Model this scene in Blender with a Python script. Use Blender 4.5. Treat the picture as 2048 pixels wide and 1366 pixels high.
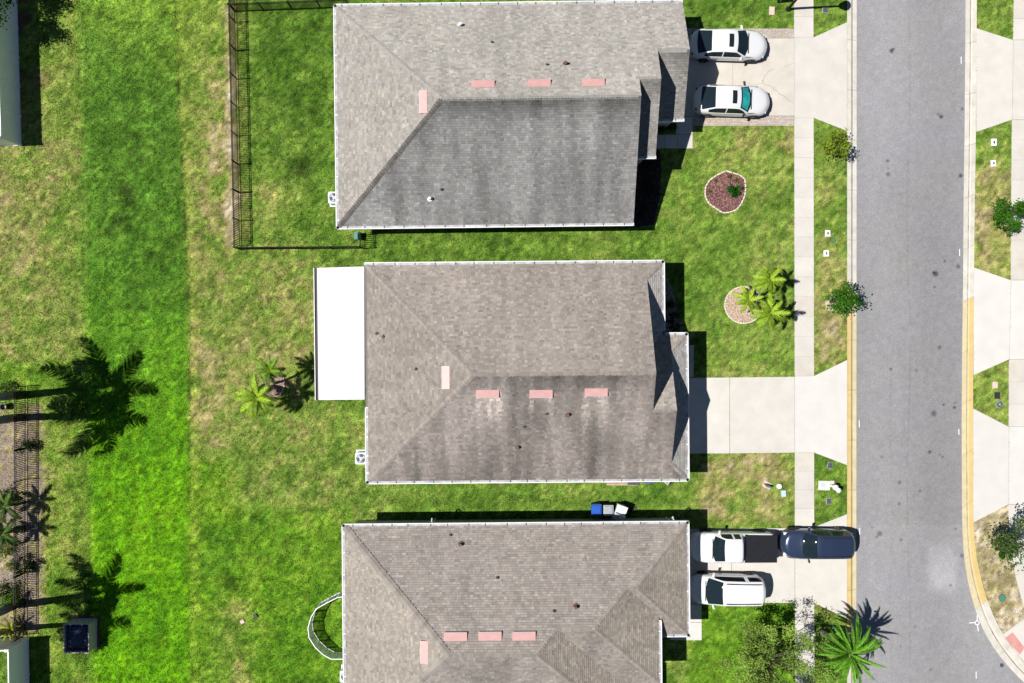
import bpy, bmesh, math, random
import numpy as np
from mathutils import Vector, Matrix

# ------------------------------------------------------------------ scene, camera, light
for o in list(bpy.data.objects):
    bpy.data.objects.remove(o)
scn = bpy.context.scene
COL = scn.collection
H = 50.0            # camera height above the lawn
S = 31.2            # picture pixels per metre on the lawn
cam_d = bpy.data.cameras.new("camera")
cam_d.sensor_width = 36.0
cam_d.lens = 18.0 * H / (1024.0 / S)
cam_d.clip_start = 0.5
cam_d.clip_end = 3000.0
cam = bpy.data.objects.new("camera", cam_d)
cam.location = (0, 0, H)
cam.rotation_euler = (0, 0, 0)
COL.objects.link(cam)
scn.camera = cam

SUN_EL = math.radians(57.0)
SUN_DIR = Vector((math.cos(SUN_EL) * 0.998, math.cos(SUN_EL) * 0.061, -math.sin(SUN_EL))).normalized()
world = bpy.data.worlds.new("World")
scn.world = world
world.use_nodes = True
wn = world.node_tree
sky = wn.nodes.new("ShaderNodeTexSky")
sky.sky_type = 'NISHITA'
sky.sun_disc = False
sky.sun_elevation = SUN_EL
sky.sun_rotation = math.radians(-93.5)
sky.air_density = 1.0
sky.altitude = 3500.0
sky.dust_density = 0.15
sky.ozone_density = 3.0
bg = wn.nodes["Background"]
bg.inputs[1].default_value = 0.05
wn.links.new(sky.outputs[0], bg.inputs[0])

sun_d = bpy.data.lights.new("sun", 'SUN')
sun_d.energy = 5.0
sun_d.angle = math.radians(0.5)
sun_d.color = (1.0, 0.965, 0.90)
sun = bpy.data.objects.new("sun", sun_d)
sun.rotation_euler = SUN_DIR.to_track_quat('-Z', 'Y').to_euler()
sun.location = (-20, 0, 40)
COL.objects.link(sun)

scn.view_settings.view_transform = 'Standard'
scn.view_settings.look = 'None'
scn.view_settings.gamma = 1.0
scn.view_settings.use_curve_mapping = False
scn.view_settings.exposure = 0.42

random.seed(11)
RNG = np.random.default_rng(7)

# ------------------------------------------------------------------ helpers
def P(px, py, z=0.0):
    """world point at height z that stands at picture position px, py"""
    f = (H - z) / H / S
    return Vector(((px - 1024.0) * f, (683.0 - py) * f, z))

def to_lin(c):
    c = np.asarray(c, dtype=float) / 255.0
    return np.where(c <= 0.04045, c / 12.92, ((c + 0.055) / 1.055) ** 2.4)

def hsh(ix, iy, seed):
    h = (ix.astype(np.int64) * 374761393 + iy.astype(np.int64) * 668265263 + seed * 974634777) & 0xffffffff
    h = ((h ^ (h >> 13)) * 1274126177) & 0xffffffff
    h = h ^ (h >> 16)
    return (h & 0xffff) / 65535.0

def vnoise(x, y, seed=0):
    x = np.asarray(x, float); y = np.asarray(y, float)
    ix = np.floor(x); iy = np.floor(y)
    fx = x - ix; fy = y - iy
    fx = fx * fx * (3 - 2 * fx); fy = fy * fy * (3 - 2 * fy)
    a = hsh(ix, iy, seed); b = hsh(ix + 1, iy, seed)
    c = hsh(ix, iy + 1, seed); d = hsh(ix + 1, iy + 1, seed)
    return (a * (1 - fx) + b * fx) * (1 - fy) + (c * (1 - fx) + d * fx) * fy

def fbm(x, y, seed=0, n=3):
    t = 0; amp = 1; tot = 0
    for i in range(n):
        t = t + amp * vnoise(x * 2 ** i, y * 2 ** i, seed + i * 17)
        tot += amp; amp *= 0.55
    return t / tot

def inpoly(px, py, poly):
    px = np.asarray(px); py = np.asarray(py)
    r = np.zeros(px.shape, bool)
    n = len(poly)
    for i in range(n):
        x0, y0 = poly[i]; x1, y1 = poly[(i + 1) % n]
        if y0 == y1:
            continue
        c = ((y0 > py) != (y1 > py)) & (px < (x1 - x0) * (py - y0) / (y1 - y0) + x0)
        r ^= c
    return r

def link(o, parent=None):
    COL.objects.link(o)
    if parent is not None:
        o.parent = parent
    return o

def tag(o, label=None, cat=None, group=None, kind=None):
    if label: o["label"] = label
    if cat: o["category"] = cat
    if group: o["group"] = group
    if kind: o["kind"] = kind
    return o

def empty(name, loc, rz=0.0, parent=None):
    o = bpy.data.objects.new(name, None)
    o.empty_display_size = 0.3
    o.location = loc
    o.rotation_euler = (0, 0, rz)
    return link(o, parent)

def me_py(name, verts, faces, mats, midx=None, smooth=False):
    me = bpy.data.meshes.new(name)
    me.from_pydata([tuple(v) for v in verts], [], faces)
    for m in (mats if isinstance(mats, (list, tuple)) else [mats]):
        me.materials.append(m)
    if midx is not None:
        me.polygons.foreach_set("material_index", midx)
    if smooth:
        me.polygons.foreach_set("use_smooth", [True] * len(me.polygons))
    me.update()
    return me

def obj(name, verts, faces, mats, parent=None, midx=None, smooth=False, loc=None):
    o = bpy.data.objects.new(name, me_py(name, verts, faces, mats, midx, smooth))
    if loc is not None:
        o.location = loc
    return link(o, parent)

def inst(name, me, parent=None, loc=(0, 0, 0), rot=None, scale=None):
    o = bpy.data.objects.new(name, me)
    o.location = loc
    if rot is not None: o.rotation_euler = rot
    if scale is not None: o.scale = scale
    return link(o, parent)

def np_mesh(name, V, nper, mat, colors=None):
    """V (N*nper,3): N separate polygons of nper corners, with a colour per corner"""
    n = len(V) // nper
    me = bpy.data.meshes.new(name)
    me.vertices.add(len(V)); me.loops.add(len(V)); me.polygons.add(n)
    me.vertices.foreach_set("co", np.ascontiguousarray(V, dtype=np.float32).ravel())
    me.loops.foreach_set("vertex_index", np.arange(len(V), dtype=np.int32))
    me.polygons.foreach_set("loop_start", np.arange(0, len(V), nper, dtype=np.int32))
    me.materials.append(mat)
    if colors is not None:
        a = me.color_attributes.new("col", 'FLOAT_COLOR', 'POINT')
        c4 = np.ones((len(V), 4), np.float32); c4[:, :3] = colors
        a.data.foreach_set("color", c4.ravel())
    me.update(calc_edges=True)
    return me

class MB:
    """collects boxes, tubes and prisms into one mesh"""
    def __init__(self):
        self.v = []; self.f = []; self.m = []
    def add(self, verts, faces, mi=0):
        b = len(self.v)
        self.v += [tuple(v) for v in verts]
        self.f += [tuple(b + i for i in f) for f in faces]
        self.m += [mi] * len(faces)
    def box(self, c, d, mi=0, rz=0.0, taper=1.0):
        cx, cy, cz = c; dx, dy, dz = d[0] / 2, d[1] / 2, d[2] / 2
        co, si = math.cos(rz), math.sin(rz)
        vs = []
        for sz in (-1, 1):
            k = taper if sz > 0 else 1.0
            for sx, sy in ((-1, -1), (1, -1), (1, 1), (-1, 1)):
                x, y = sx * dx * k, sy * dy * k
                vs.append((cx + x * co - y * si, cy + x * si + y * co, cz + sz * dz))
        self.add(vs, [(3, 2, 1, 0), (4, 5, 6, 7), (0, 1, 5, 4), (1, 2, 6, 5), (2, 3, 7, 6), (3, 0, 4, 7)], mi)
    def prism(self, poly, z0, z1, mi=0, mis=None):
        n = len(poly)
        if sum(poly[i][0] * poly[(i + 1) % n][1] - poly[(i + 1) % n][0] * poly[i][1] for i in range(n)) < 0:
            poly = poly[::-1]
        vs = [(p[0], p[1], z0) for p in poly] + [(p[0], p[1], z1) for p in poly]
        b = len(self.v)
        self.v += vs
        self.f += [tuple(b + i for i in range(n - 1, -1, -1)), tuple(b + n + i for i in range(n))]
        self.m += [mi, mi]
        for i in range(n):
            j = (i + 1) % n
            self.f.append((b + i, b + j, b + n + j, b + n + i)); self.m.append(mi if mis is None else mis)
    def tube(self, pts, rads, n=8, mi=0, cap=True):
        b = len(self.v)
        k = len(pts)
        for i, p in enumerate(pts):
            p = Vector(p)
            a = Vector(pts[max(i - 1, 0)]); c = Vector(pts[min(i + 1, k - 1)])
            t = (c - a).normalized()
            ref = Vector((0, 0, 1)) if abs(t.z) < 0.9 else Vector((1, 0, 0))
            e1 = t.cross(ref).normalized(); e2 = t.cross(e1)
            r = rads[i] if isinstance(rads, (list, tuple)) else rads
            for j in range(n):
                an = 2 * math.pi * j / n
                self.v.append(tuple(p + e1 * math.cos(an) * r + e2 * math.sin(an) * r))
        for i in range(k - 1):
            for j in range(n):
                j2 = (j + 1) % n
                self.f.append((b + i * n + j, b + (i + 1) * n + j, b + (i + 1) * n + j2, b + i * n + j2)); self.m.append(mi)
        if cap:
            self.f.append(tuple(b + j for j in range(n))); self.m.append(mi)
            self.f.append(tuple(b + (k - 1) * n + j for j in range(n - 1, -1, -1))); self.m.append(mi)
    def cyl(self, c, r, h, n=16, mi=0, r2=None):
        x, y, z = c
        r2 = r if r2 is None else r2
        b = len(self.v)
        for zz, rr in ((z, r), (z + h, r2)):
            for j in range(n):
                an = 2 * math.pi * j / n
                self.v.append((x + rr * math.cos(an), y + rr * math.sin(an), zz))
        self.f.append(tuple(b + j for j in range(n - 1, -1, -1))); self.m.append(mi)
        self.f.append(tuple(b + n + j for j in range(n))); self.m.append(mi)
        for j in range(n):
            j2 = (j + 1) % n
            self.f.append((b + j, b + j2, b + n + j2, b + n + j)); self.m.append(mi)
    def mesh(self, name, mats, smooth=False):
        return me_py(name, self.v, self.f, mats, self.m, smooth)
    def build(self, name, mats, parent=None, smooth=False, loc=None, rz=0.0):
        o = bpy.data.objects.new(name, self.mesh(name, mats, smooth))
        if loc is not None: o.location = loc
        o.rotation_euler = (0, 0, rz)
        return link(o, parent)

# ------------------------------------------------------------------ materials
M = {}
def nt_of(name):
    m = bpy.data.materials.new(name); m.use_nodes = True
    return m, m.node_tree, m.node_tree.nodes["Principled BSDF"]

def mat(name, rgb, rough=0.6, metal=0.0, var=0.12, scale=6.0, bump=0.0, coat=0.0, objvar=0.0, spec=0.5, fine=0.0):
    """plain surface: base colour varied by world-space noise"""
    m, nt, b = nt_of(name)
    N = nt.nodes; L = nt.links
    geo = N.new("ShaderNodeNewGeometry")
    nz = N.new("ShaderNodeTexNoise"); nz.inputs["Scale"].default_value = scale
    nz.inputs["Detail"].default_value = 5.0; nz.inputs["Roughness"].default_value = 0.6
    L.new(geo.outputs["Position"], nz.inputs["Vector"])
    mr = N.new("ShaderNodeMapRange")
    mr.inputs["From Min"].default_value = 0.3; mr.inputs["From Max"].default_value = 0.7
    mr.inputs["To Min"].default_value = 1 - var; mr.inputs["To Max"].default_value = 1 + var
    L.new(nz.outputs["Fac"], mr.inputs["Value"])
    val = mr.outputs["Result"]
    if fine:
        n2 = N.new("ShaderNodeTexNoise"); n2.inputs["Scale"].default_value = 34.0
        n2.inputs["Detail"].default_value = 3.0; n2.inputs["Roughness"].default_value = 0.7
        L.new(geo.outputs["Position"], n2.inputs["Vector"])
        m2 = N.new("ShaderNodeMapRange")
        m2.inputs["From Min"].default_value = 0.3; m2.inputs["From Max"].default_value = 0.7
        m2.inputs["To Min"].default_value = 1 - fine; m2.inputs["To Max"].default_value = 1 + fine
        L.new(n2.outputs["Fac"], m2.inputs["Value"])
        mu = N.new("ShaderNodeMath"); mu.operation = 'MULTIPLY'
        L.new(val, mu.inputs[0]); L.new(m2.outputs["Result"], mu.inputs[1]); val = mu.outputs[0]
    if objvar:
        oi = N.new("ShaderNodeObjectInfo")
        m3 = N.new("ShaderNodeMapRange")
        m3.inputs["To Min"].default_value = 1 - objvar; m3.inputs["To Max"].default_value = 1 + objvar
        L.new(oi.outputs["Random"], m3.inputs["Value"])
        mu = N.new("ShaderNodeMath"); mu.operation = 'MULTIPLY'
        L.new(val, mu.inputs[0]); L.new(m3.outputs["Result"], mu.inputs[1]); val = mu.outputs[0]
    vm = N.new("ShaderNodeVectorMath"); vm.operation = 'SCALE'
    vm.inputs[0].default_value = rgb[:3]
    L.new(val, vm.inputs["Scale"])
    L.new(vm.outputs["Vector"], b.inputs["Base Color"])
    b.inputs["Roughness"].default_value = rough
    b.inputs["Metallic"].default_value = metal
    b.inputs["Specular IOR Level"].default_value = spec
    if coat:
        b.inputs["Coat Weight"].default_value = coat
        b.inputs["Coat Roughness"].default_value = 0.05
    if bump:
        bp = N.new("ShaderNodeBump"); bp.inputs["Strength"].default_value = bump
        bp.inputs["Distance"].default_value = 0.02
        L.new(nz.outputs["Fac"], bp.inputs["Height"]); L.new(bp.outputs["Normal"], b.inputs["Normal"])
    M[name] = m
    return m

def vmat(name, rough=0.8, fine=0.0, scale=40.0, transl=0.0, spec=0.3):
    """surface whose own colour is carried per piece in the attribute col"""
    m, nt, b = nt_of(name)
    N = nt.nodes; L = nt.links
    at = N.new("ShaderNodeAttribute"); at.attribute_name = "col"
    out = at.outputs["Color"]
    if fine:
        geo = N.new("ShaderNodeNewGeometry")
        nz = N.new("ShaderNodeTexNoise"); nz.inputs["Scale"].default_value = scale
        nz.inputs["Detail"].default_value = 4.0; nz.inputs["Roughness"].default_value = 0.75
        L.new(geo.outputs["Position"], nz.inputs["Vector"])
        mr = N.new("ShaderNodeMapRange")
        mr.inputs["From Min"].default_value = 0.28; mr.inputs["From Max"].default_value = 0.72
        mr.inputs["To Min"].default_value = 1 - fine; mr.inputs["To Max"].default_value = 1 + fine
        L.new(nz.outputs["Fac"], mr.inputs["Value"])
        vm = N.new("ShaderNodeVectorMath"); vm.operation = 'SCALE'
        L.new(out, vm.inputs[0]); L.new(mr.outputs["Result"], vm.inputs["Scale"])
        out = vm.outputs["Vector"]
    L.new(out, b.inputs["Base Color"])
    b.inputs["Roughness"].default_value = rough
    b.inputs["Specular IOR Level"].default_value = spec
    if transl:
        tr = N.new("ShaderNodeBsdfTranslucent")
        L.new(out, tr.inputs["Color"])
        mx = N.new("ShaderNodeMixShader"); mx.inputs[0].default_value = transl
        L.new(b.outputs[0], mx.inputs[1]); L.new(tr.outputs[0], mx.inputs[2])
        L.new(mx.outputs[0], N["Material Output"].inputs["Surface"])
    M[name] = m
    return m

mat("concrete", (0.50, 0.475, 0.44), 0.85, var=0.07, scale=0.9, objvar=0.04, fine=0.03)
mat("concrete_white", (0.53, 0.515, 0.49), 0.85, var=0.05, scale=0.9, objvar=0.03, fine=0.03)
mat("concrete_old", (0.48, 0.445, 0.40), 0.85, var=0.09, scale=1.1, objvar=0.04, fine=0.04)
mat("kerb_plain", (0.49, 0.465, 0.415), 0.85, var=0.14, scale=1.6, objvar=0.03, fine=0.06)
mat("kerb_yellow", (0.52, 0.385, 0.165), 0.8, var=0.10, scale=1.8, objvar=0.03, fine=0.05)
mat("kerb_yellow_pale", (0.50, 0.425, 0.27), 0.8, var=0.12, scale=1.8, objvar=0.03, fine=0.06)
mat("kerb_dirt", (0.25, 0.22, 0.18), 0.9, var=0.5, scale=1.2, fine=0.2)
mat("crack", (0.16, 0.14, 0.12), 0.95, var=0.2)
mat("pink_tactile", (0.50, 0.235, 0.215), 0.8, var=0.12, scale=3.0)
mat("white_trim", (0.74, 0.74, 0.76), 0.45, var=0.05, scale=3.0)
mat("gutter_inside", (0.36, 0.36, 0.37), 0.6, var=0.4, scale=2.5)  # grey holds debris plus painted-in shade of the white trough
mat("roof_felt", (0.13, 0.12, 0.11), 0.9, var=0.15, scale=5.0)
mat("stucco", (0.48, 0.44, 0.38), 0.9, var=0.06, scale=12.0, bump=0.2)
mat("porch_white", (0.60, 0.605, 0.63), 0.4, var=0.12, scale=0.5)
mat("vent_pink", (0.50, 0.285, 0.27), 0.5, var=0.08, scale=3.0)
mat("pipe_dark", (0.05, 0.045, 0.045), 0.7)
mat("pipe_brown", (0.13, 0.06, 0.05), 0.7)
mat("pipe_white", (0.6, 0.6, 0.6), 0.6)
mat("black_metal", (0.014, 0.014, 0.016), 0.6, spec=0.2)
mat("vinyl_white", (0.84, 0.86, 0.88), 0.4, var=0.04, scale=1.5)
mat("glass_dark", (0.010, 0.018, 0.024), 0.05, spec=0.4)
mat("window_pane", (0.05, 0.06, 0.07), 0.05, spec=0.6)
mat("car_white", (0.64, 0.645, 0.66), 0.3, coat=0.8, var=0.01)
mat("car_navy", (0.03, 0.045, 0.09), 0.25, metal=0.35, coat=1.0, var=0.02)
mat("tyre", (0.018, 0.018, 0.019), 0.85)
mat("rim", (0.35, 0.35, 0.37), 0.3, metal=0.9)
mat("rim_dark", (0.08, 0.08, 0.085), 0.35, metal=0.7)
mat("black_plastic", (0.02, 0.02, 0.022), 0.6)
mat("tonneau", (0.011, 0.012, 0.016), 0.7, var=0.15, scale=4, spec=0.2)
mat("lamp_clear", (0.6, 0.62, 0.65), 0.1)
mat("lamp_red", (0.35, 0.015, 0.015), 0.2)
mat("teal_shade", (0.02, 0.30, 0.30), 0.25, var=0.35, scale=2.5)
mat("bark_grey", (0.22, 0.20, 0.18), 0.9, var=0.3, scale=9.0, bump=0.5)
mat("bark_brown", (0.075, 0.06, 0.042), 0.9, var=0.3, scale=9.0, bump=0.5)
mat("edging_stone", (0.58, 0.53, 0.42), 0.85, var=0.12, scale=6, objvar=0.1)
mat("soil_brown", (0.10, 0.065, 0.05), 0.95, var=0.3, scale=4, fine=0.25)
mat("ac_grey", (0.55, 0.58, 0.62), 0.45)
mat("ac_dark", (0.06, 0.08, 0.10), 0.5)
mat("bin_blue", (0.01, 0.08, 0.42), 0.45)
mat("bin_navy", (0.01, 0.015, 0.10), 0.5)
mat("bin_grey", (0.30, 0.33, 0.36), 0.5)
mat("bin_white", (0.62, 0.64, 0.66), 0.5)
mat("green_plastic", (0.06, 0.17, 0.10), 0.5)
mat("teal_plastic", (0.05, 0.20, 0.15), 0.5)
mat("pale_blue", (0.40, 0.56, 0.62), 0.5)
mat("dark_cover", (0.06, 0.06, 0.07), 0.7, var=0.2, scale=14)
mat("cover_white", (0.72, 0.72, 0.74), 0.5)
mat("pad_pink", (0.55, 0.42, 0.38), 0.85, var=0.1)
mat("wood_pale", (0.38, 0.30, 0.21), 0.7, var=0.2, scale=8)
mat("tarp_blue", (0.015, 0.025, 0.06), 0.35, var=0.3, scale=12)
mat("enclosure_tan", (0.42, 0.38, 0.35), 0.7, var=0.15)
mat("marking_white", (0.75, 0.75, 0.75), 0.7, var=0.1, scale=9)
mat("pen_fabric", (0.62, 0.68, 0.72), 0.6)
vmat("lawn_ground", 0.95, fine=0.38, scale=10.0, spec=0.05)
vmat("grass_blade", 0.8, transl=0.35, spec=0.08)
vmat("shingle", 0.92, fine=0.10, scale=60.0, spec=0.15)
vmat("leaf", 0.6, transl=0.4, spec=0.18)
vmat("frond_leaf", 0.55, transl=0.3, spec=0.2)
vmat("asphalt", 0.95, fine=0.30, scale=17.0, spec=0.1)
vmat("chips", 0.9, spec=0.15)

# ------------------------------------------------------------------ layout in picture pixels on the ground
KERB_L_OUT = [(1694, y) for y in range(-120, 1500, 20)]
KERB_L_IN = [(1714 - 1.0 * max(0, y) / 1366, y) for y in range(-120, 1500, 20)]
_ro = [(1954, -120), (1953, 0), (1951, 265), (1949, 400), (1947, 560), (1946, 700), (1945, 850), (1946, 1045), (1950, 1100),
       (1957, 1140), (1970, 1190), (1985, 1230), (2005, 1268), (2030, 1305), (2062, 1342), (2110, 1385), (2170, 1425)]
_ri = [(1934, -120), (1932, 0), (1930, 265), (1928, 400), (1927, 560), (1925, 700), (1924, 850), (1925, 1045), (1928, 1108),
       (1934, 1152), (1945, 1200), (1960, 1245), (1980, 1285), (2008, 1323), (2042, 1360), (2092, 1404), (2155, 1445)]
def dens(pts, n=160):
    a = np.array(pts, float)
    d = np.r_[0, np.cumsum(np.hypot(*np.diff(a, axis=0).T))]
    # Catmull-like smoothing by dense resample then box filter
    t = np.linspace(0, d[-1], n)
    x = np.interp(t, d, a[:, 0]); y = np.interp(t, d, a[:, 1])
    k = np.ones(5) / 5
    xp = np.pad(x, 2, mode='reflect', reflect_type='odd'); yp = np.pad(y, 2, mode='reflect', reflect_type='odd')
    return np.c_[np.convolve(xp, k, 'valid'), np.convolve(yp, k, 'valid')]
KERB_R_OUT = dens(_ro); KERB_R_IN = dens(_ri)
KLO = np.array(KERB_L_OUT, float); KLI = np.array(KERB_L_IN, float)
ROAD_POLY = [tuple(p) for p in KLI] + [(1713, 1900), (2600, 1900), (2600, 1600)] + [tuple(p) for p in KERB_R_IN[::-1]]
ROADKERB_POLY = [(1697, -3000), (1697, 4000), (2500, 4000), (2600, 1590)] + [(x - 3, y) for x, y in KERB_R_OUT[::-1]] + [(1951, -3000)]

def sidew_x(y):
    return 1588 + 2.0 * y / 1366, 1626.5 + 2.0 * y / 1366

SLABS = []          # (owner, polygon px, material)
def slab(owner, poly, m):
    SLABS.append((owner, poly, m))

# front pavement on the left of the road
def walk_run(owner, y0, y1, m="concrete"):
    n = max(1, round((y1 - y0) / 41.0)); st = (y1 - y0) / n
    for i in range(n):
        a = y0 + i * st; b = a + st
        xa, xb = sidew_x(a); xc, xd = sidew_x(b)
        mm = m if random.random() < .8 else "concrete_old"
        slab(owner, [(xa, a + .09), (xb, a + .09), (xd, b - .09), (xc, b - .09)], mm)
walk_run("sidewalk", -90, 75); walk_run("sidewalk", 236, 752)
walk_run("sidewalk", 905, 1054); walk_run("sidewalk", 1206, 1460)
# driveways with flared aprons
def apron(owner, ya, yb, yta, ytb, m):
    xa = sidew_x(ya)[0]; xb = sidew_x(ya)[1]
    slab(owner, [(xa + .3, ya + .15), (xb, ya + .15), (1693.6, yta), (1693.6, ytb), (xb, yb - .15), (xa + .3, yb - .15)], m)
apron("driveway_one", 75, 236, 45, 262, "concrete")
slab("driveway_one", [(1330, 77), (1464.7, 77), (1464.7, 232), (1330, 232)], "concrete_old")
slab("driveway_one", [(1465.1, 77), (1587.9, 77), (1587.9, 232), (1465.1, 232)], "concrete_old")
apron("driveway_two", 752, 905, 720, 930, "concrete_white")
slab("driveway_two", [(1340, 756), (1458.6, 755), (1458.6, 906.5), (1340, 907)], "concrete")
slab("driveway_two", [(1459.4, 755), (1588.8, 753.5), (1588.8, 905), (1459.4, 906.5)], "concrete")
apron("driveway_three", 1054, 1206, 1028, 1236, "concrete")
slab("driveway_three", [(1340, 1058), (1462.6, 1057), (1462.6, 1206), (1340, 1207)], "concrete")
slab("driveway_three", [(1463.4, 1057), (1589, 1056), (1589, 1205), (1463.4, 1206)], "concrete")
# far side of the road
def rx(y):
    return np.interp(y, [-100, 0, 265, 560, 720, 853, 1010], [2028, 2027, 2023, 2021, 2017.5, 2017, 2016])
def rwalk(y0, y1):
    n = max(1, round((y1 - y0) / 42.0)); st = (y1 - y0) / n
    for i in range(n):
        a = y0 + i * st; b = a + st
        slab("sidewalk_far", [(rx(a), a + .09), (rx(a) + 40, a + .09), (rx(b) + 40, b - .09), (rx(b), b - .09)],
             "concrete" if random.random() < .7 else "concrete_old")
rwalk(-90, 80); rwalk(240, 560); rwalk(719, 853)
def rapron(owner, ta, tb, ba, bb, m):
    xo = float(np.interp((ta + ba) / 2, KERB_R_OUT[:, 1], KERB_R_OUT[:, 0])) + .4
    slab(owner, [(xo, ta), (rx(tb), tb), (rx(bb), bb), (xo, ba)], m)
    slab(owner, [(rx(tb) + .7, tb), (2064, tb), (2064, bb), (rx(bb) + .7, bb)], m)
    slab(owner, [(2064.8, tb), (2260, tb), (2260, bb), (2064.8, bb)], m)
rapron("driveway_far_top", 57, 80.5, 264, 239.5, "concrete")
rapron("driveway_far_middle", 535, 560.5, 750, 718.5, "concrete_white")
rapron("driveway_far_bottom", 817, 853.5, 1045, 1008, "concrete_white")
cl = [(2016, 1009), (2018.5, 1060), (2022, 1100), (2030, 1150), (2046, 1210), (2070, 1262), (2100, 1312)]
for i in range(len(cl) - 1):
    (x0, y0), (x1, y1) = cl[i], cl[i + 1]
    dx, dy = x1 - x0, y1 - y0; l = math.hypot(dx, dy)
    nx, ny = dy / l * 40, -dx / l * 40
    slab("sidewalk_far", [(x0, y0 + .4), (x0 + nx, y0 + ny + .4), (x1 + nx, y1 + ny - .4), (x1, y1 - .4)], "concrete")
slab("kerb_ramp", [(2006, 1268), (2050, 1236), (2069, 1262.5), (2099, 1313), (2060, 1338.5), (2032, 1306)], "concrete")
# small paths by the front doors
slab("front_path_top", [(1352, 233.5), (1385, 233.5), (1385, 269), (1352, 269)], "concrete")
slab("front_path_top", [(1290, 269.7), (1329, 269.7), (1329, 297), (1290, 297)], "concrete")
slab("front_path_top", [(1329.7, 269.7), (1355, 269.7), (1355, 297), (1329.7, 297)], "concrete")
slab("front_path_top", [(1355.7, 269.7), (1385, 269.7), (1385, 297), (1355.7, 297)], "concrete")
slab("front_path_middle", [(1350, 690), (1387, 690), (1387, 753.5), (1350, 755)], "concrete_old")
slab("front_path_bottom", [(1340, 1208.5), (1403, 1208), (1403, 1244), (1340, 1244)], "concrete_white")
slab("front_path_bottom", [(1340, 1244.7), (1403, 1244.7), (1403, 1280), (1340, 1280)], "concrete_white")

PAVER_BANDS = [(1375, 57.5, 1588, 76.3), (1386, 232.7, 1588, 252)]
BED_MULCH = [(1451, 342), (1478, 350), (1489, 358), (1491, 376), (1489, 392), (1482, 408), (1472, 420), (1458, 425), (1445, 426),
             (1430, 416), (1418, 408), (1411, 396), (1409.5, 385), (1411, 373), (1419, 360), (1433, 351)]
BED_PALM = [(1487 + 38 * math.cos(a), 610 + 37 * math.sin(a)) for a in np.linspace(0, 2 * math.pi, 22)[:-1]]
BED_BACK = [(548 + 21 * math.cos(a), 767 + 27 * math.sin(a)) for a in np.linspace(0, 2 * math.pi, 20)[:-1]]
BED_SIDE = [(1312, 552), (1336, 560), (1344, 575), (1350, 600), (1358, 640), (1366, 664), (1376, 668), (1380, 690), (1350, 690), (1335, 668), (1312, 668)]
BED_TOP = [(1250, 300), (1318, 300), (1322, 340), (1318, 400), (1306, 450), (1250, 456)]
BED_TREE = [(1661 + 11 * math.cos(a), 607 + 14 * math.sin(a)) for a in np.linspace(0, 2 * math.pi, 14)[:-1]]
FOOT = [[(715, 60), (1330, 60), (1330, 240), (1240, 300), (1240, 450), (715, 455)],
        [(765, 548), (1295, 548), (1340, 690), (1340, 930), (765, 935)],
        [(722, 1045), (1340, 1045), (1340, 1225), (1290, 1225), (1290, 1400), (722, 1430)],
        [(660, 552), (742, 552), (742, 785), (660, 785)]]

# ------------------------------------------------------------------ lawn colour (the grass's own colour: vivid, dry, bare)
def sr(v, a, b, s):
    return 1 / (1 + np.exp(-(v - a) / s)) * 1 / (1 + np.exp((v - b) / s))

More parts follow.
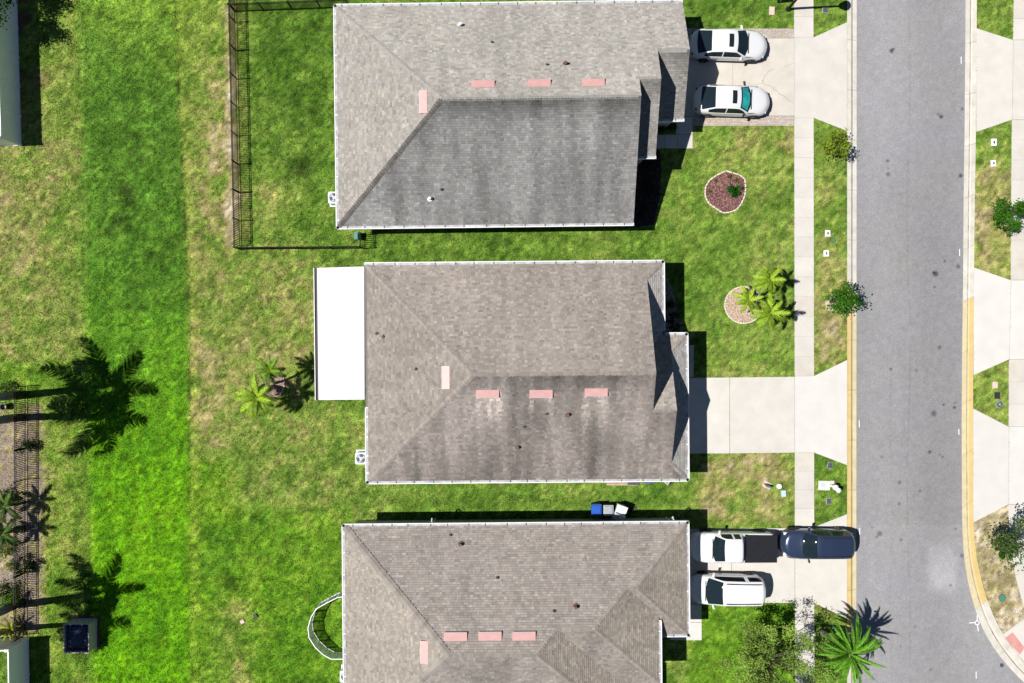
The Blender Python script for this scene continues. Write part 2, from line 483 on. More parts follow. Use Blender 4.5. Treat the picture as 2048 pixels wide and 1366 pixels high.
def lawn_rgb(px, py):
    px = np.asarray(px, float); py = np.asarray(py, float)
    wx = px + 26 * (fbm(px / 60, py / 60, 3) - .5) ; wy = py + 40 * (fbm(px / 60, py / 60, 5) - .5)
    n0 = fbm(px / 150, py / 150, 21, 3); n1 = fbm(px / 55, py / 55, 31, 3); n2 = fbm(px / 17, py / 17, 41, 3); n3 = vnoise(px / 5.0, py / 5.0, 51); n4 = vnoise(px / 2.4, py / 2.4, 53)
    xl = 157 + 30 * np.clip(py, 0, 1366) / 1366; xr = 348 + 30 * np.clip(py / 650, 0, 1)
    sw = 1 / (1 + np.exp(-(px + 3 * (n2 - .5) - xl) / 4.0)) / (1 + np.exp((px + 3 * (n2 - .5) - xr) / 2.5))
    d = np.full(px.shape, .27); amp = np.full(px.shape, 1.0); v = np.zeros(px.shape)
    def setr(x0, x1, y0, y1, dd, s=12, a=None, vv=None):
        nonlocal d, amp, v
        w = sr(wx, x0, x1, s) * sr(wy, y0, y1, s)
        d = d * (1 - w) + dd * w
        if a is not None: amp = amp * (1 - w) + a * w
        if vv is not None: v = v * (1 - w) + vv * w
    setr(-300, 158, -200, 300, .42, a=.8); setr(-300, 158, 300, 720, .46, a=1.1); setr(-300, 80, 360, 560, .54)
    setr(-300, 170, 720, 800, .3, vv=.5); setr(80, 170, 800, 1400, .42, vv=.25)
    setr(-300, 84, 825, 1265, .95, s=6, a=.9)
    setr(350, 455, -200, 700, .42, a=1.0); setr(405, 455, 90, 520, .52, a=1.7); setr(375, 470, 690, 920, .60, a=1.4)
    setr(455, 500, 0, 500, .35, s=5); setr(450, 472, 0, 500, .95, s=3, a=.8); setr(500, 680, 10, 505, .13, s=6, a=.85); setr(510, 570, 350, 480, .42)
    setr(380, 640, 505, 720, .42, a=1.1); setr(470, 600, 640, 840, .48, a=1.2)
    setr(560, 735, 800, 1030, .30); setr(480, 660, 830, 1030, .36); setr(380, 470, 920, 1366, .30, vv=.7)
    setr(400, 700, 1030, 1420, .12, vv=.45, a=.8); setr(436, 500, 1200, 1420, .46, vv=.1, a=1.4)
    setr(720, 1420, 455, 530, .20, s=5, a=.6); setr(720, 1420, 960, 1050, .20, s=5, a=.8)
    setr(1390, 1590, 250, 760, .27, a=.7); setr(1450, 1590, 255, 300, .55, s=10, a=1.2); setr(1500, 1590, 330, 560, .40, a=.9)
    setr(1400, 1590, 905, 1056, .66, s=8, a=1.3); setr(1400, 1560, 1035, 1058, .35, s=6); setr(1380, 1590, 1204, 1420, .17, s=4, a=.6, vv=.4)
    setr(1370, 1590, -80, 60, .22, s=5, a=.8)
    setr(1626, 1696, -80, 300, .32, s=5, a=.8); setr(1626, 1696, 300, 480, .36, s=8, a=.8); setr(1626, 1696, 480, 640, .52, s=8); setr(1626, 1696, 640, 735, .74, s=8, a=1.2)
    setr(1626, 1696, 735, 760, .3, s=5); setr(1626, 1696, 900, 1060, .17, s=5, a=.7); setr(1626, 1696, 1200, 1420, .40, s=5)
    setr(1946, 2040, -80, 100, .33, s=5, a=.7); setr(1946, 2030, 240, 300, .36, s=6); setr(1946, 2030, 330, 570, .62, s=8, a=1.1)
    setr(1940, 2030, 715, 860, .42, s=5, a=.7); setr(1940, 2060, 1000, 1300, .93, s=4, a=.9)
    d = d * (1 - sw) + .10 * sw; amp = amp * (1 - sw) + .55 * sw
    low = 1 / (1 + np.exp(-(py - 650) / 130))
    v = np.clip(v * (.6 + .8 * n1), 0, 1) * (1 - sw) + sw * np.clip(.25 + .75 * low + .7 * (n1 - .5), 0, 1)
    d = d + amp * (.36 * (n1 - .5) + .60 * (n2 - .5) + .28 * (n0 - .5))
    stops = np.array([-.2, .05, .25, .45, .65, .85, 1.1])
    cols = np.array([(58, 92, 28), (88, 124, 42), (114, 144, 58), (140, 156, 76), (156, 152, 94), (172, 159, 120), (208, 196, 176)], float)
    rgb = np.stack([np.interp(d, stops, cols[:, i]) for i in range(3)], -1)
    viv = np.stack([np.interp(d, [-.15, .15, .5], c) for c in ((74, 112, 152), (136, 168, 184), (24, 24, 52))], -1)
    viv_top = np.stack([np.interp(d, [-.15, .15, .5], c) for c in ((62, 96, 136), (116, 148, 168), (38, 54, 76))], -1)
    vv = viv_top * (1 - low[..., None]) + viv * low[..., None]
    k = (np.clip(v, 0, 1) * np.clip(1.5 - 1.6 * d, 0, 1))[..., None]
    rgb = rgb * (1 - k) + vv * k
    topy = (sr(px, 170, 440, 25) * np.clip(1 - (py + 40 * (n1 - .5)) / 190, 0, 1))[..., None] * .75
    rgb = rgb * (1 - topy) + np.array([138, 170, 62]) * topy * (1 + .35 * (n2 - .5))[..., None]
    # mowing edge of the swale, wheel lines, dark tufts
    e1 = np.exp(-((px - xr - 1.5) / 2.2) ** 2) * (vnoise(px / 3, py / 14, 61) > .42) * (py < 1000)
    e2 = np.exp(-((px - xl - 5) / 2.4) ** 2)
    e3 = np.exp(-((px - xr - 10) / 7) ** 2)
    rgb = rgb * (1 - .42 * e1)[..., None]
    rgb = rgb + (np.array([26, 20, 16]) * e2[..., None]) * .9 + np.array([22, 16, 8]) * e3[..., None] * .8
    blob = 0
    for bx, by, r in ((250, 392, 14), (246, 455, 16), (212, 465, 8), (262, 415, 10), (300, 505, 8), (600, 330, 20), (460, 1165, 18)):
        blob = blob + np.exp(-(((wx - bx) / r) ** 2 + ((wy - by) / r) ** 2))
    rgb = rgb * (1 - .38 * np.clip(blob, 0, 1))[..., None]
    # faint mower stripes
    st = np.sin((px + 6 * n1) / 9.0) * sr(px, 180, 360, 10) * .03 + np.sin(py / 7.0) * sr(px, 740, 1330, 10) * .04
    rgb = rgb * (1 + st + .36 * (n3 - .5) + .52 * (n4 - .5) + .12 * (n2 - .5))[..., None]
    # bare earth by the back fences
    be = sr(wx, 20, 95, 5) * sr(wy, -200, 165, 12) * np.clip((n1 - .40) * 7, 0, 1)
    rgb = rgb * (1 - be)[..., None] + np.array([112, 84, 78]) * be[..., None]
    gm = sr(wx, -300, 84, 5) * sr(wy, 825, 1262, 6) * np.clip((n2 - .36) * 6, 0, 1)
    rgb = rgb * (1 - .8 * gm)[..., None] + np.array([150, 136, 126]) * .8 * gm[..., None]
    return np.clip(rgb, 3, 250)

GK = 0.78        # display value to surface colour for this sun

# ------------------------------------------------------------------ ground sheet
gx = np.r_[-1500, -900, -500, -250, -120, -70, np.arange(-37, 37.01, .22), 70, 120, 250, 500, 900, 1500]
gy = np.r_[-1500, -900, -500, -250, -120, -60, np.arange(-26, 26.01, .22), 60, 120, 250, 500, 900, 1500]
XX, YY = np.meshgrid(gx, gy)
PX = 1024 + XX * S; PY = 683 - YY * S
ZZ = np.zeros_like(XX)
ZZ[inpoly(PX, PY, ROADKERB_POLY)] = -0.30
nxg, nyg = len(gx), len(gy)
V = np.stack([XX, YY, ZZ], -1).reshape(-1, 3)
ii = (np.arange(nyg - 1)[:, None] * nxg + np.arange(nxg - 1)[None, :]).ravel()
F = np.stack([ii, ii + 1, ii + 1 + nxg, ii + nxg], -1)
gme = bpy.data.meshes.new("ground")
gme.vertices.add(len(V)); gme.loops.add(F.size); gme.polygons.add(len(F))
gme.vertices.foreach_set("co", V.astype(np.float32).ravel())
gme.loops.foreach_set("vertex_index", F.astype(np.int32).ravel())
gme.polygons.foreach_set("loop_start", np.arange(0, F.size, 4, dtype=np.int32))
gme.materials.append(M["lawn_ground"])
ca = gme.color_attributes.new("col", 'FLOAT_COLOR', 'POINT')
c4 = np.ones((len(V), 4), np.float32)
c4[:, :3] = to_lin(lawn_rgb(PX.ravel(), PY.ravel()) * .93) * GK
ca.data.foreach_set("color", c4.ravel())
gme.update(calc_edges=True)
tag(link(bpy.data.objects.new("ground", gme)), kind="structure")

# ------------------------------------------------------------------ road
xs = np.arange(1713, 2120, 2.2); ys = np.arange(-60, 1440, 2.2)
RXp, RYp = np.meshgrid(xs, ys)
tone = 151 + 12 * (fbm(RXp / 120, RYp / 200, 71) - .5) + 14 * (fbm(RXp / 9, RYp / 9, 72, 3) - .5) + 10 * (vnoise(RXp / 2.6, RYp / 2.6, 75) - .5)
tone += 5 * np.sin((RXp - 1713) / 34.0) - 5 * np.clip((RYp - 200) / 500, 0, 1) * (RYp < 1050)
for bx, by, r, dk in ((1784, 101, 4, 70), (1788, 97, 2.5, 50), (1883, 233, 4, 65), (1877, 228, 2.5, 40), (1925, 218, 3, 50), (1776, 321, 3, 50), (1777, 348, 4, 45), (1777, 336, 2, 40),
                      (1922, 351, 4, 60), (1872, 547, 5, 55), (1868, 545, 3, 50), (1890, 522, 2, 60), (1917, 533, 4, 45), (1870, 574, 2, 40), (1880, 695, 4, 40),
                      (1868, 827, 6, 45), (1888, 809, 2.5, 55), (1910, 815, 3, 60), (1910, 806, 2, 40), (1860, 904, 3, 55), (1880, 910, 2, 50), (1886, 914, 2, 50),
                      (1764, 914, 3, 30), (1782, 738, 2.5, 50), (1800, 965, 3, 50), (1833, 741, 2.5, 40), (1799, 1008, 3, 40), (1760, 1068, 5, 45), (1754, 1074, 2, 60),
                      (1744, 1055, 2, 40), (1902, 1171, 3, 45), (1925, 1112, 4, 45), (1841, 982, 2, 60), (1912, 1058, 3, 35), (1803, 1080, 3, 35), (1862, 1340, 2, 40), (1802, 1292, 2, 30), (1831, 1254, 3, 25)):
    wob = 1 + .9 * (vnoise(RXp / 2.2, RYp / 2.2, 77) - .5)
    tone -= dk * np.exp(-(((RXp - bx) ** 2 + (RYp - by) ** 2) / (r * r) * wob * .9) ** 2)
pt = sr(RXp + 10 * (fbm(RXp / 14, RYp / 14, 78) - .5), 1858, 1912, 5) * sr(RYp + 14 * (fbm(RXp / 12, RYp / 12, 79) - .5), 1085, 1178, 6)
tone += 34 * pt * (RYp - 1050) / 130
jn = np.exp(-((RXp - 1818 - 3 * np.sin(RYp / 90)) / 1.6) ** 2) + .7 * np.exp(-((RXp - 1783 + 2 * np.sin(RYp / 60)) / 1.6) ** 2) * (RYp > 700)
tone -= 9 * jn * (vnoise(RXp / 4, RYp / 22, 80) > .35)
rgbr = np.stack([tone, tone * .995, tone * 1.005], -1)
rgbr[..., 2] += 3.5 * (fbm(RXp / 90, RYp / 90, 82) - .35) * 2
xi = np.interp(RYp, KERB_R_IN[:, 1], KERB_R_IN[:, 0])
keep = (RXp < xi + 4)
nx_, ny_ = len(xs), len(ys)
f = 1 / S
V = np.stack([(RXp - 1024) * f, (683 - RYp) * f, np.full_like(RXp, -.045)], -1).reshape(-1, 3)
ii = (np.arange(ny_ - 1)[:, None] * nx_ + np.arange(nx_ - 1)[None, :])
ok = keep[:-1, :-1] | keep[1:, 1:]
ii = ii[ok]
F = np.stack([ii + nx_, ii + nx_ + 1, ii + 1, ii], -1)
rme = bpy.data.meshes.new("road")
rme.vertices.add(len(V)); rme.loops.add(F.size); rme.polygons.add(len(F))
rme.vertices.foreach_set("co", V.astype(np.float32).ravel())
rme.loops.foreach_set("vertex_index", F.astype(np.int32).ravel())
rme.polygons.foreach_set("loop_start", np.arange(0, F.size, 4, dtype=np.int32))
rme.materials.append(M["asphalt"])
ca = rme.color_attributes.new("col", 'FLOAT_COLOR', 'POINT')
c4 = np.ones((len(V), 4), np.float32)
c4[:, :3] = to_lin(np.clip(rgbr, 5, 250)).reshape(-1, 3) * .76
ca.data.foreach_set("color", c4.ravel())
rme.update(calc_edges=True)
road = tag(link(bpy.data.objects.new("road", rme)), kind="structure")
# the street runs on past the picture
def ext(poly):
    obj("road_beyond", [P(x, y, 0) + Vector((0, 0, -.05)) for x, y in poly], [tuple(range(len(poly)))], M["road_far"], road)
mat("road_far", (0.19, 0.19, 0.195), 0.92, var=0.1, scale=3)
ext([(1713, -58), (1934, -58), (1945, -1500), (1713, -1500)][::-1])
ext([(1713, 2600), (2700, 2600), (2700, 1650), (2155, 1440), (2092, 1404), (1713, 1436)][::1])

# painted survey marks and dashes
def dash(x, y, w, h, rz=0):
    b = MB(); b.box((0, 0, 0), (w / S, h / S, .003)); b.build("painted_dash", [M["marking_white"]], road, loc=P(x, y) + Vector((0, 0, -.039)), rz=rz)
for x, y, h in ((1719, 848, 14), (1918.5, 864, 12), (1920, 505, 14), (1923, 120, 14), (1720, 1063, 13), (1953, 1351, 14)):
    dash(x, y, 1.4, h)
b = MB()
for a in range(0, 360, 24):
    a0, a1 = math.radians(a), math.radians(a + 20)
    b.add([(math.cos(t) * r, math.sin(t) * r, 0) for t, r in ((a0, .10), (a1, .10), (a1, .16), (a0, .16))], [(0, 1, 2, 3)])
b.box((0, .34, 0), (.05, .36, .002)); b.box((.05, -.36, 0), (.05, .38, .002), rz=.15); b.box((-.34, .0, 0), (.36, .05, .002), rz=.1)
b.build("survey_mark", [M["marking_white"]], road, loc=P(1955, 1246) + Vector((0, 0, -.038)))
b = MB(); b.cyl((0, 0, 0), .13, .008, 18)
b.build("valve_lid", [M["dark_cover"]], road, loc=P(2004.5, 1331) + Vector((0, 0, -.043)))

# ------------------------------------------------------------------ paved slabs, each one a piece
OWN = {}
def owner(nm):
    if nm not in OWN:
        base = nm
        for w in ("_one", "_two", "_three", "_far_top", "_far_middle", "_far_bottom", "_far", "_top", "_middle", "_bottom"):
            if base.endswith(w):
                base = base[:-len(w)]; break
        poly = [p for n, p, m in SLABS if n == nm][0]
        o = empty(base, P(poly[0][0], poly[0][1], 0)); tag(o, kind="structure"); OWN[nm] = o
    return OWN[nm]
for i, (nm, poly, m) in enumerate(SLABS):
    o = owner(nm)
    lo = o.location
    b = MB(); b.prism([((x - 1024) / S - lo.x, (683 - y) / S - lo.y) for x, y in poly], -.08, .035 + .003 * (i % 3))
    b.build("slab", [M[m]], o)

def crack(ownername, pts, w=.018):
    o = owner(ownername); lo = o.location
    b = MB()
    for (x0, y0), (x1, y1) in zip(pts[:-1], pts[1:]):
        a = Vector(((x0 - 1024) / S - lo.x, (683 - y0) / S - lo.y, .0435)); c = Vector(((x1 - 1024) / S - lo.x, (683 - y1) / S - lo.y, .0435))
        t = (c - a).normalized(); n = Vector((-t.y, t.x, 0)) * w / 2
        b.add([a - n, c - n, c + n, a + n], [(0, 1, 2, 3)])
    b.build("crack", [M["crack"]], o)
def jag(pts, k=5, amp=1.6):
    out = [pts[0]]
    for (x0, y0), (x1, y1) in zip(pts[:-1], pts[1:]):
        for i in range(1, k + 1):
            t = i / k
            out.append((x0 + (x1 - x0) * t + random.uniform(-amp, amp) * (i < k), y0 + (y1 - y0) * t + random.uniform(-amp, amp) * (i < k)))
    return out
crack("driveway_one", jag([(1548, 140), (1536, 142), (1526, 160), (1524, 166), (1545, 175), (1562, 190), (1586, 206)]))
crack("driveway_one", jag([(1524, 166), (1510, 170), (1495, 168)]), .012)
crack("driveway_one", jag([(1586, 127), (1568, 134)], 3), .012)

# paver borders of the top driveway
for bi, (x0, y0, x1, y1) in enumerate(PAVER_BANDS):
    quads = []; cols = []
    ny = 6; hh = (y1 - y0) / ny
    pal = to_lin(np.array([(222, 206, 194), (214, 200, 190), (206, 194, 186), (226, 212, 202), (216, 192, 178), (208, 200, 194)])) * .60
    for r in range(ny):
        x = x0 - (r % 2) * 3
        while x < x1:
            w = random.choice((4.2, 6.2, 6.2, 8.0)); xe = min(x + w, x1); xa = max(x, x0)
            if xe - xa > .8:
                z = .036 + random.uniform(-.003, .004)
                pp = [P(xa + .25, y0 + (r + 1) * hh - .25), P(xe - .25, y0 + (r + 1) * hh - .25), P(xe - .25, y0 + r * hh + .25), P(xa + .25, y0 + r * hh + .25)]
                for q in pp: quads.append((q.x, q.y, z))
                c = pal[random.randrange(6)] * random.uniform(.9, 1.08)
                cols += [c] * 4
            x += w
    bo = owner("driveway_one")
    A = np.array(quads) - np.array(bo.location)
    base = MB(); base.prism([((x - 1024) / S - bo.location.x, (683 - y) / S - bo.location.y) for x, y in ((x0, y0), (x1, y0), (x1, y1), (x0, y1))], -.08, .028)
    base.build("paver_base", [M["kerb_dirt"]], bo)
    pv = link(bpy.data.objects.new("pavers", np_mesh("pavers", A, 4, M["chips"], np.array(cols))), bo)
    tag(pv, kind="stuff")

# ------------------------------------------------------------------ kerbs in cast lengths
def kerb(name, OUT, INN, ythr0, ythr1):
    root = empty("kerb", P(OUT[0][0], OUT[0][1])); tag(root, kind="structure")
    lo = root.location
    d = np.r_[0, np.cumsum(np.hypot(*np.diff((np.array(OUT) + np.array(INN)) / 2, axis=0).T))]
    n = int(d[-1] / 97); t = np.linspace(0, d[-1], n + 1)
    def at(A, s):
        A = np.array(A, float)
        return np.interp(s, d, A[:, 0]), np.interp(s, d, A[:, 1])
    prof = [(0.0, -.12), (0.0, .046), (.40, .034), (.50, -.012), (.58, -.030), (1.0, -.036), (1.0, -.14)]
    for i in range(n):
        ss = np.linspace(t[i] + .25, t[i + 1] - .25, 6)
        vs = []; fs = []; mi = []
        for s in ss:
            ox, oy = at(OUT, s); ix, iy = at(INN, s)
            for k, z in prof:
                q = P(ox + (ix - ox) * k, oy + (iy - oy) * k)
                vs.append((q.x - lo.x, q.y - lo.y, z))
        K = len(prof)
        flip = (INN[0][0] > OUT[0][0])
        for j in range(len(ss) - 1):
            for k in range(K - 1):
                fc = (j * K + k, j * K + k + 1, (j + 1) * K + k + 1, (j + 1) * K + k)
                fs.append(fc if not flip else fc[::-1]); mi.append({0: 0, 1: 0, 2: 0, 3: 2, 4: 1, 5: 1}[k])
        fs += [tuple(range(K)), tuple((len(ss) - 1) * K + k for k in range(K))]; mi += [0, 0]
        ym = at(OUT, (t[i] + t[i + 1]) / 2)[1]
        y = ythr0 < ym < ythr1
        ms = [M["kerb_yellow"], M["kerb_yellow_pale"], M["kerb_dirt"]] if y else [M["kerb_plain"], M["kerb_plain"], M["kerb_dirt"]]
        obj("kerb_stone", vs, fs, ms, root, mi)
    return root
kerb("kerb", KERB_L_OUT, KERB_L_IN, 620, 1330)
kerb("kerb", KERB_R_OUT, KERB_R_IN, 600, 1230)

# tactile pad on the corner ramp
ro = owner("kerb_ramp"); lo = ro.location
b = MB(); b.prism([((x - 1024) / S - lo.x, (683 - y) / S - lo.y) for x, y in ((2009, 1276), (2024, 1264.5), (2048, 1294.5), (2039, 1309))], .03, .052)
b.build("tactile_pad", [M["pink_tactile"]], ro)

# ------------------------------------------------------------------ houses
EXPO = 0.128      # shingle course, measured in plan
class House:
    def __init__(self, name, label, gpx, gpy, rot, slopes, tones, thick=1.0, seed=1):
        self.O = Vector(((gpx - 1024) / S, (683 - gpy) / S, 0)); self.r = rot
        self.ex = Vector((math.cos(rot), math.sin(rot), 0)); self.ev = Vector((math.sin(rot), -math.cos(rot), 0))
        self.root = empty(name, self.O); tag(self.root, label, "house", "grey roofed houses in a row")
        self.sl = slopes; self.tones = tones; self.rs = np.random.default_rng(seed); self.seed = seed
        self.deck(); self.thick = thick
    def w(self, u, v, z):           # root-local (root has no rotation)
        p = self.ex * u + self.ev * v
        return Vector((p.x, p.y, z))
    def zof(self, s, u, v):
        a, b, c = self.sl[s]['pl']
        return a + b * u + c * v
    def pick(self, px, py, s):
        z = 4.0
        for _ in range(25):
            q = P(px, py, z) - self.O
            u = q.dot(self.ex); v = q.dot(self.ev)
            z = self.zof(s, u, v)
        return u, v, z
    def deck(self):
        b = MB()
        for k, s in self.sl.items():
            pts = [self.w(u, v, self.zof(k, u, v)) for u, v in s['poly']]
            n = len(pts)
            ar = sum(pts[i].x * pts[(i + 1) % n].y - pts[(i + 1) % n].x * pts[i].y for i in range(n))
            if ar < 0: pts = pts[::-1]
            lo = [p - Vector((0, 0, .16)) for p in pts]
            b.add(pts + lo, [tuple(range(n)), tuple(range(2 * n - 1, n - 1, -1))], 0)
            b.m[-1] = 1
            base = len(b.v) - 2 * n
            for i in range(n):
                j = (i + 1) % n
                b.f.append((base + i, base + n + i, base + n + j, base + j)); b.m.append(1)
        self.roof = b.build("roof", [M["roof_felt"], M["white_trim"]], self.root)
    def shingles(self, streaks=()):
        for k, s in self.sl.items():
            a, bb, cc = s['pl']
            g = np.array([bb, cc]); g = g / np.linalg.norm(g)          # up-slope in (u,v)
            e = np.array([-g[1], g[0]])
            poly = np.array(s['poly'], float)
            pp = poly @ e; qq = poly @ g
            q = qq.min() + s.get('gut', .15)
            R = []
            while q < qq.max() - .02:
                qm = q + EXPO * .5
                xs = []
                for i in range(len(poly)):
                    q0, q1 = qq[i], qq[(i + 1) % len(poly)]
                    if (q0 > qm) != (q1 > qm):
                        t = (qm - q0) / (q1 - q0); xs.append(pp[i] + t * (pp[(i + 1) % len(poly)] - pp[i]))
                xs.sort()
                for x0, x1 in zip(xs[::2], xs[1::2]):
                    x = x0 - random.uniform(0, .3)
                    while x < x1:
                        wd = random.choice((.12, .16, .2, .24, .28))
                        xa = max(x, x0); xb = min(x + wd, x1)
                        if xb - xa > .02: R.append((xa, xb - .006, q, random.choice((0, 0, .004, .007))))
                        x += wd
                q += EXPO
            R = np.array(R)
            n = len(R)
            P0, P1, Q, DZ = R.T
            Q2 = Q + EXPO + .015
            def up(p, q, h):
                u = p * e[0] + q * g[0]; v = p * e[1] + q * g[1]
                z = a + bb * u + cc * v + h
                return np.stack([self.ex.x * u + self.ev.x * v, self.ex.y * u + self.ev.y * v, z], -1)
            hi = .028 + DZ; lo = .004 + np.zeros(n)
            A = up(P0, Q, hi); B = up(P1, Q, hi); C = up(P1, Q2, lo); D = up(P0, Q2, lo)
            A0 = up(P0, Q, -.004 + 0 * hi); B0 = up(P1, Q, -.004 + 0 * hi)
            top = np.stack([A, B, C, D], 1); but = np.stack([A0, B0, B, A], 1)
            # winding up
            nrm = np.cross(top[0, 1] - top[0, 0], top[0, 3] - top[0, 0])
            if nrm[2] < 0: top = top[:, ::-1]; but = but[:, ::-1]
            uu = (P0 + P1) / 2 * e[0] + Q * g[0]; vv = (P0 + P1) / 2 * e[1] + Q * g[1]
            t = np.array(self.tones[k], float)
            f = .93 + .14 * self.rs.random(n) ** 1.3
            f *= np.where(self.rs.random(n) < .12, .92, 1.0) * np.where(self.rs.random(n) < .10, 1.07, 1.0)
            cx = (P0 + P1) / 2; sg = s.get('stain', .25)
            nz = fbm(cx * .55, Q * .35, self.seed * 7 + 3, 3); st = fbm(cx * 1.9, Q * .22, self.seed * 7 + 9, 3)
            f *= 1 - .62 * sg * np.clip(.9 * (nz - .42) + 1.0 * (st - .45), -.25, .7)
            if s.get('ridge_dark'):
                dq = qq.max() - Q
                f *= 1 - s['ridge_dark'] * np.exp(-(dq / .9) ** 2) * (.5 + st)
            for (sk, su, sv, hw, ln, gain) in streaks:
                if sk == k:
                    sp = su * e[0] + sv * e[1]; sq = su * g[0] + sv * g[1]
                    dd = sq - Q
                    wv = np.exp(-((cx - sp) / hw) ** 4) * np.clip(dd / .2, 0, 1) * np.clip(1 - dd / ln, 0, 1) * (.45 + .9 * vnoise(cx * 3.3, Q * .5, 91))
                    f *= 1 + gain * wv
            col = to_lin(np.clip(t[None] * f[:, None], 5, 250)) * .80
            warm = 1 + .05 * (self.rs.random((n, 1)) - .5) * np.array([[1, 0, -1]])
            col = col * warm
            Vv = np.concatenate([top.reshape(-1, 3), but.reshape(-1, 3)])
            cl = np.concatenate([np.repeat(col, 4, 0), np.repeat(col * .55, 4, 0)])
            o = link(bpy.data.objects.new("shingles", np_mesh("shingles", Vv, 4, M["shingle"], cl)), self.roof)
            tag(o, kind="stuff")
    def caps(self, lines, mats, step0=.17):
        for (k0, k1, p0, p1, lift) in lines:
            step = .25 if lift > 1.5 else step0
            mm = M['cap_dark'] if .8 < lift < 1.5 else mats
            a = self.w(p0[0], p0[1], self.zof(k0, *p0)); c = self.w(p1[0], p1[1], self.zof(k0, *p1))
            if c.z < a.z: a, c = c, a
            d = (c - a); L = d.length; d.normalize()
            wings = []
            for k in (k0, k1):
                _, bb, cc = self.sl[k]['pl']
                gu = self.ex * bb + self.ev * cc
                n = Vector((-gu.x, -gu.y, 1)).normalized()
                t = n.cross(d).normalized()
                if t.z > 0: t = -t
                wings.append((t, n))
            if wings[0][0].dot(wings[1][0]) > .99: continue
            (t0, n0), (t1, n1) = wings
            nn = (n0 + n1).normalized()
            hw = .21 if lift > 1.5 else .15; l2 = step * 1.22
            hl = .022 + .022 * lift; hh = .012
            vs = [t0 * hw + n0 * hl, nn * (hl + .004), t1 * hw + n1 * hl,
                  t0 * hw + n0 * hh + d * l2, nn * hh + d * l2, t1 * hw + n1 * hh + d * l2,
                  t0 * hw - n0 * .005, nn * 0, t1 * hw - n1 * .005]
            fs = [(0, 1, 4, 3), (1, 2, 5, 4), (6, 7, 1, 0), (7, 8, 2, 1), (6, 0, 3), (8, 5, 2)]
            if ((vs[1] - vs[0]).cross(vs[4] - vs[0])).z < 0: fs = [f[::-1] for f in fs]
            me = me_py("ridge_cap", vs, fs, [mm])
            n = int(L / step)
            for i in range(n):
                inst("ridge_cap", me, self.roof, a + d * (i * step))
    def gutter(self, u0, v0, u1, v1, z, out, strap=1.15):
        """out: unit (u,v) pointing away from the house"""
        a = self.w(u0, v0, 0); c = self.w(u1, v1, 0)
        L = (c - a).length; d = (c - a) / L
        o = (self.ex * out[0] + self.ev * out[1])
        rz = math.atan2(d.y, d.x)
        side = 1 if Vector((-d.y, d.x, 0)).dot(o) > 0 else -1
        b = MB()
        b.box((L / 2, side * .005, -.005), (L + .06, .05, .20), 0)
        b.box((L / 2, side * -.09, .060), (L, .14, .04), 1)
        for x in (0.0, L):
            b.box((x, side * -.06, .02), (.03, .18, .15), 0)
        g = b.build("gutter", [M["white_trim"], M["gutter_inside"]], self.root, loc=a + Vector((0, 0, z)), rz=rz)
        ky = "_strap" + ("d" if abs(out[1]) > .5 else "w")  # north and south straps coloured dark, standing in for the hangers' shadows
        sm = getattr(self, ky, None)
        if sm is None:
            q = MB(); q.box((0, 0, 0), (.05, .17, .012)); sm = q.mesh("gutter_strap", [M["ac_dark" if ky.endswith('d') else "white_trim"]]); setattr(self, ky, sm)
        n = max(1, int(L / strap))
        for i in range(n):
            x = (i + .5) * L / n + random.uniform(-.12, .12)
            inst("gutter_strap", sm, g, (x, side * -.085, .098))
    def vent(self, px, py, s):
        u, v, z = self.pick(px, py, s)
        _, bb, cc = self.sl[s]['pl']
        gu = (self.ex * bb + self.ev * cc); sl = Vector((gu.x, gu.y, bb * bb + cc * cc)).normalized()
        n = Vector((-gu.x, -gu.y, 1)).normalized(); e = sl.cross(n).normalized()
        l = .66; h = .22
        def q(x, y, zz): return e * x + sl * y + n * zz
        vs = [q(-l, -h, .02), q(l, -h, .02), q(l, h, .015), q(-l, h, .015), q(-l, -h, .15), q(l, -h, .15), q(l, h, .035), q(-l, h, .035)]
        fs = [(4, 5, 6, 7), (0, 1, 5, 4), (1, 2, 6, 5), (2, 3, 7, 6), (3, 0, 4, 7)]
        if (vs[5] - vs[4]).cross(vs[7] - vs[4]).dot(n) < 0: fs = [f[::-1] for f in fs]
        o = obj("roof_vent", vs, fs, [M["vent_pink"], M["pipe_dark"]], self.root, [0, 1, 1, 0, 1], loc=self.w(u, v, z))
        ls = [q(-l, -h - .03, .12), q(l, -h - .03, .12), q(l, -h + .02, .155), q(-l, -h + .02, .155), q(-l, -h - .03, .10), q(l, -h - .03, .10)]
        obj("vent_lip", ls, [(0, 1, 2, 3), (4, 5, 1, 0)], [M["white_trim"]], o)
        return (s, u, v)
    def pipe(self, px, py, s, m, r=.06, h=.28):
        u, v, z = self.pick(px, py, s)
        b = MB(); b.cyl((0, 0, -.08), r, h + .08, 10)
        b.cyl((0, 0, -.05), r * 1.9, .09, 10)
        b.build("vent_pipe", [M[m]], self.root, loc=self.w(u, v, z))
    def walls(self, poly, ztop):
        b = MB(); b.prism([tuple(self.w(u, v, 0)[:2]) for u, v in poly], -.05, ztop)
        b.build("wall", [M["stucco"]], self.root)
    def gable(self, u, pts, t=.12):
        a = [self.w(u, v, z) for v, z in pts]; c = [self.w(u - t, v, z) for v, z in pts]
        n = len(pts)
        fs = [tuple(range(n)), tuple(range(2 * n - 1, n - 1, -1))] + [(i, n + i, n + (i + 1) % n, (i + 1) % n) for i in range(n)]
        obj("gable_wall", a + c, fs, [M["stucco"]], self.root)
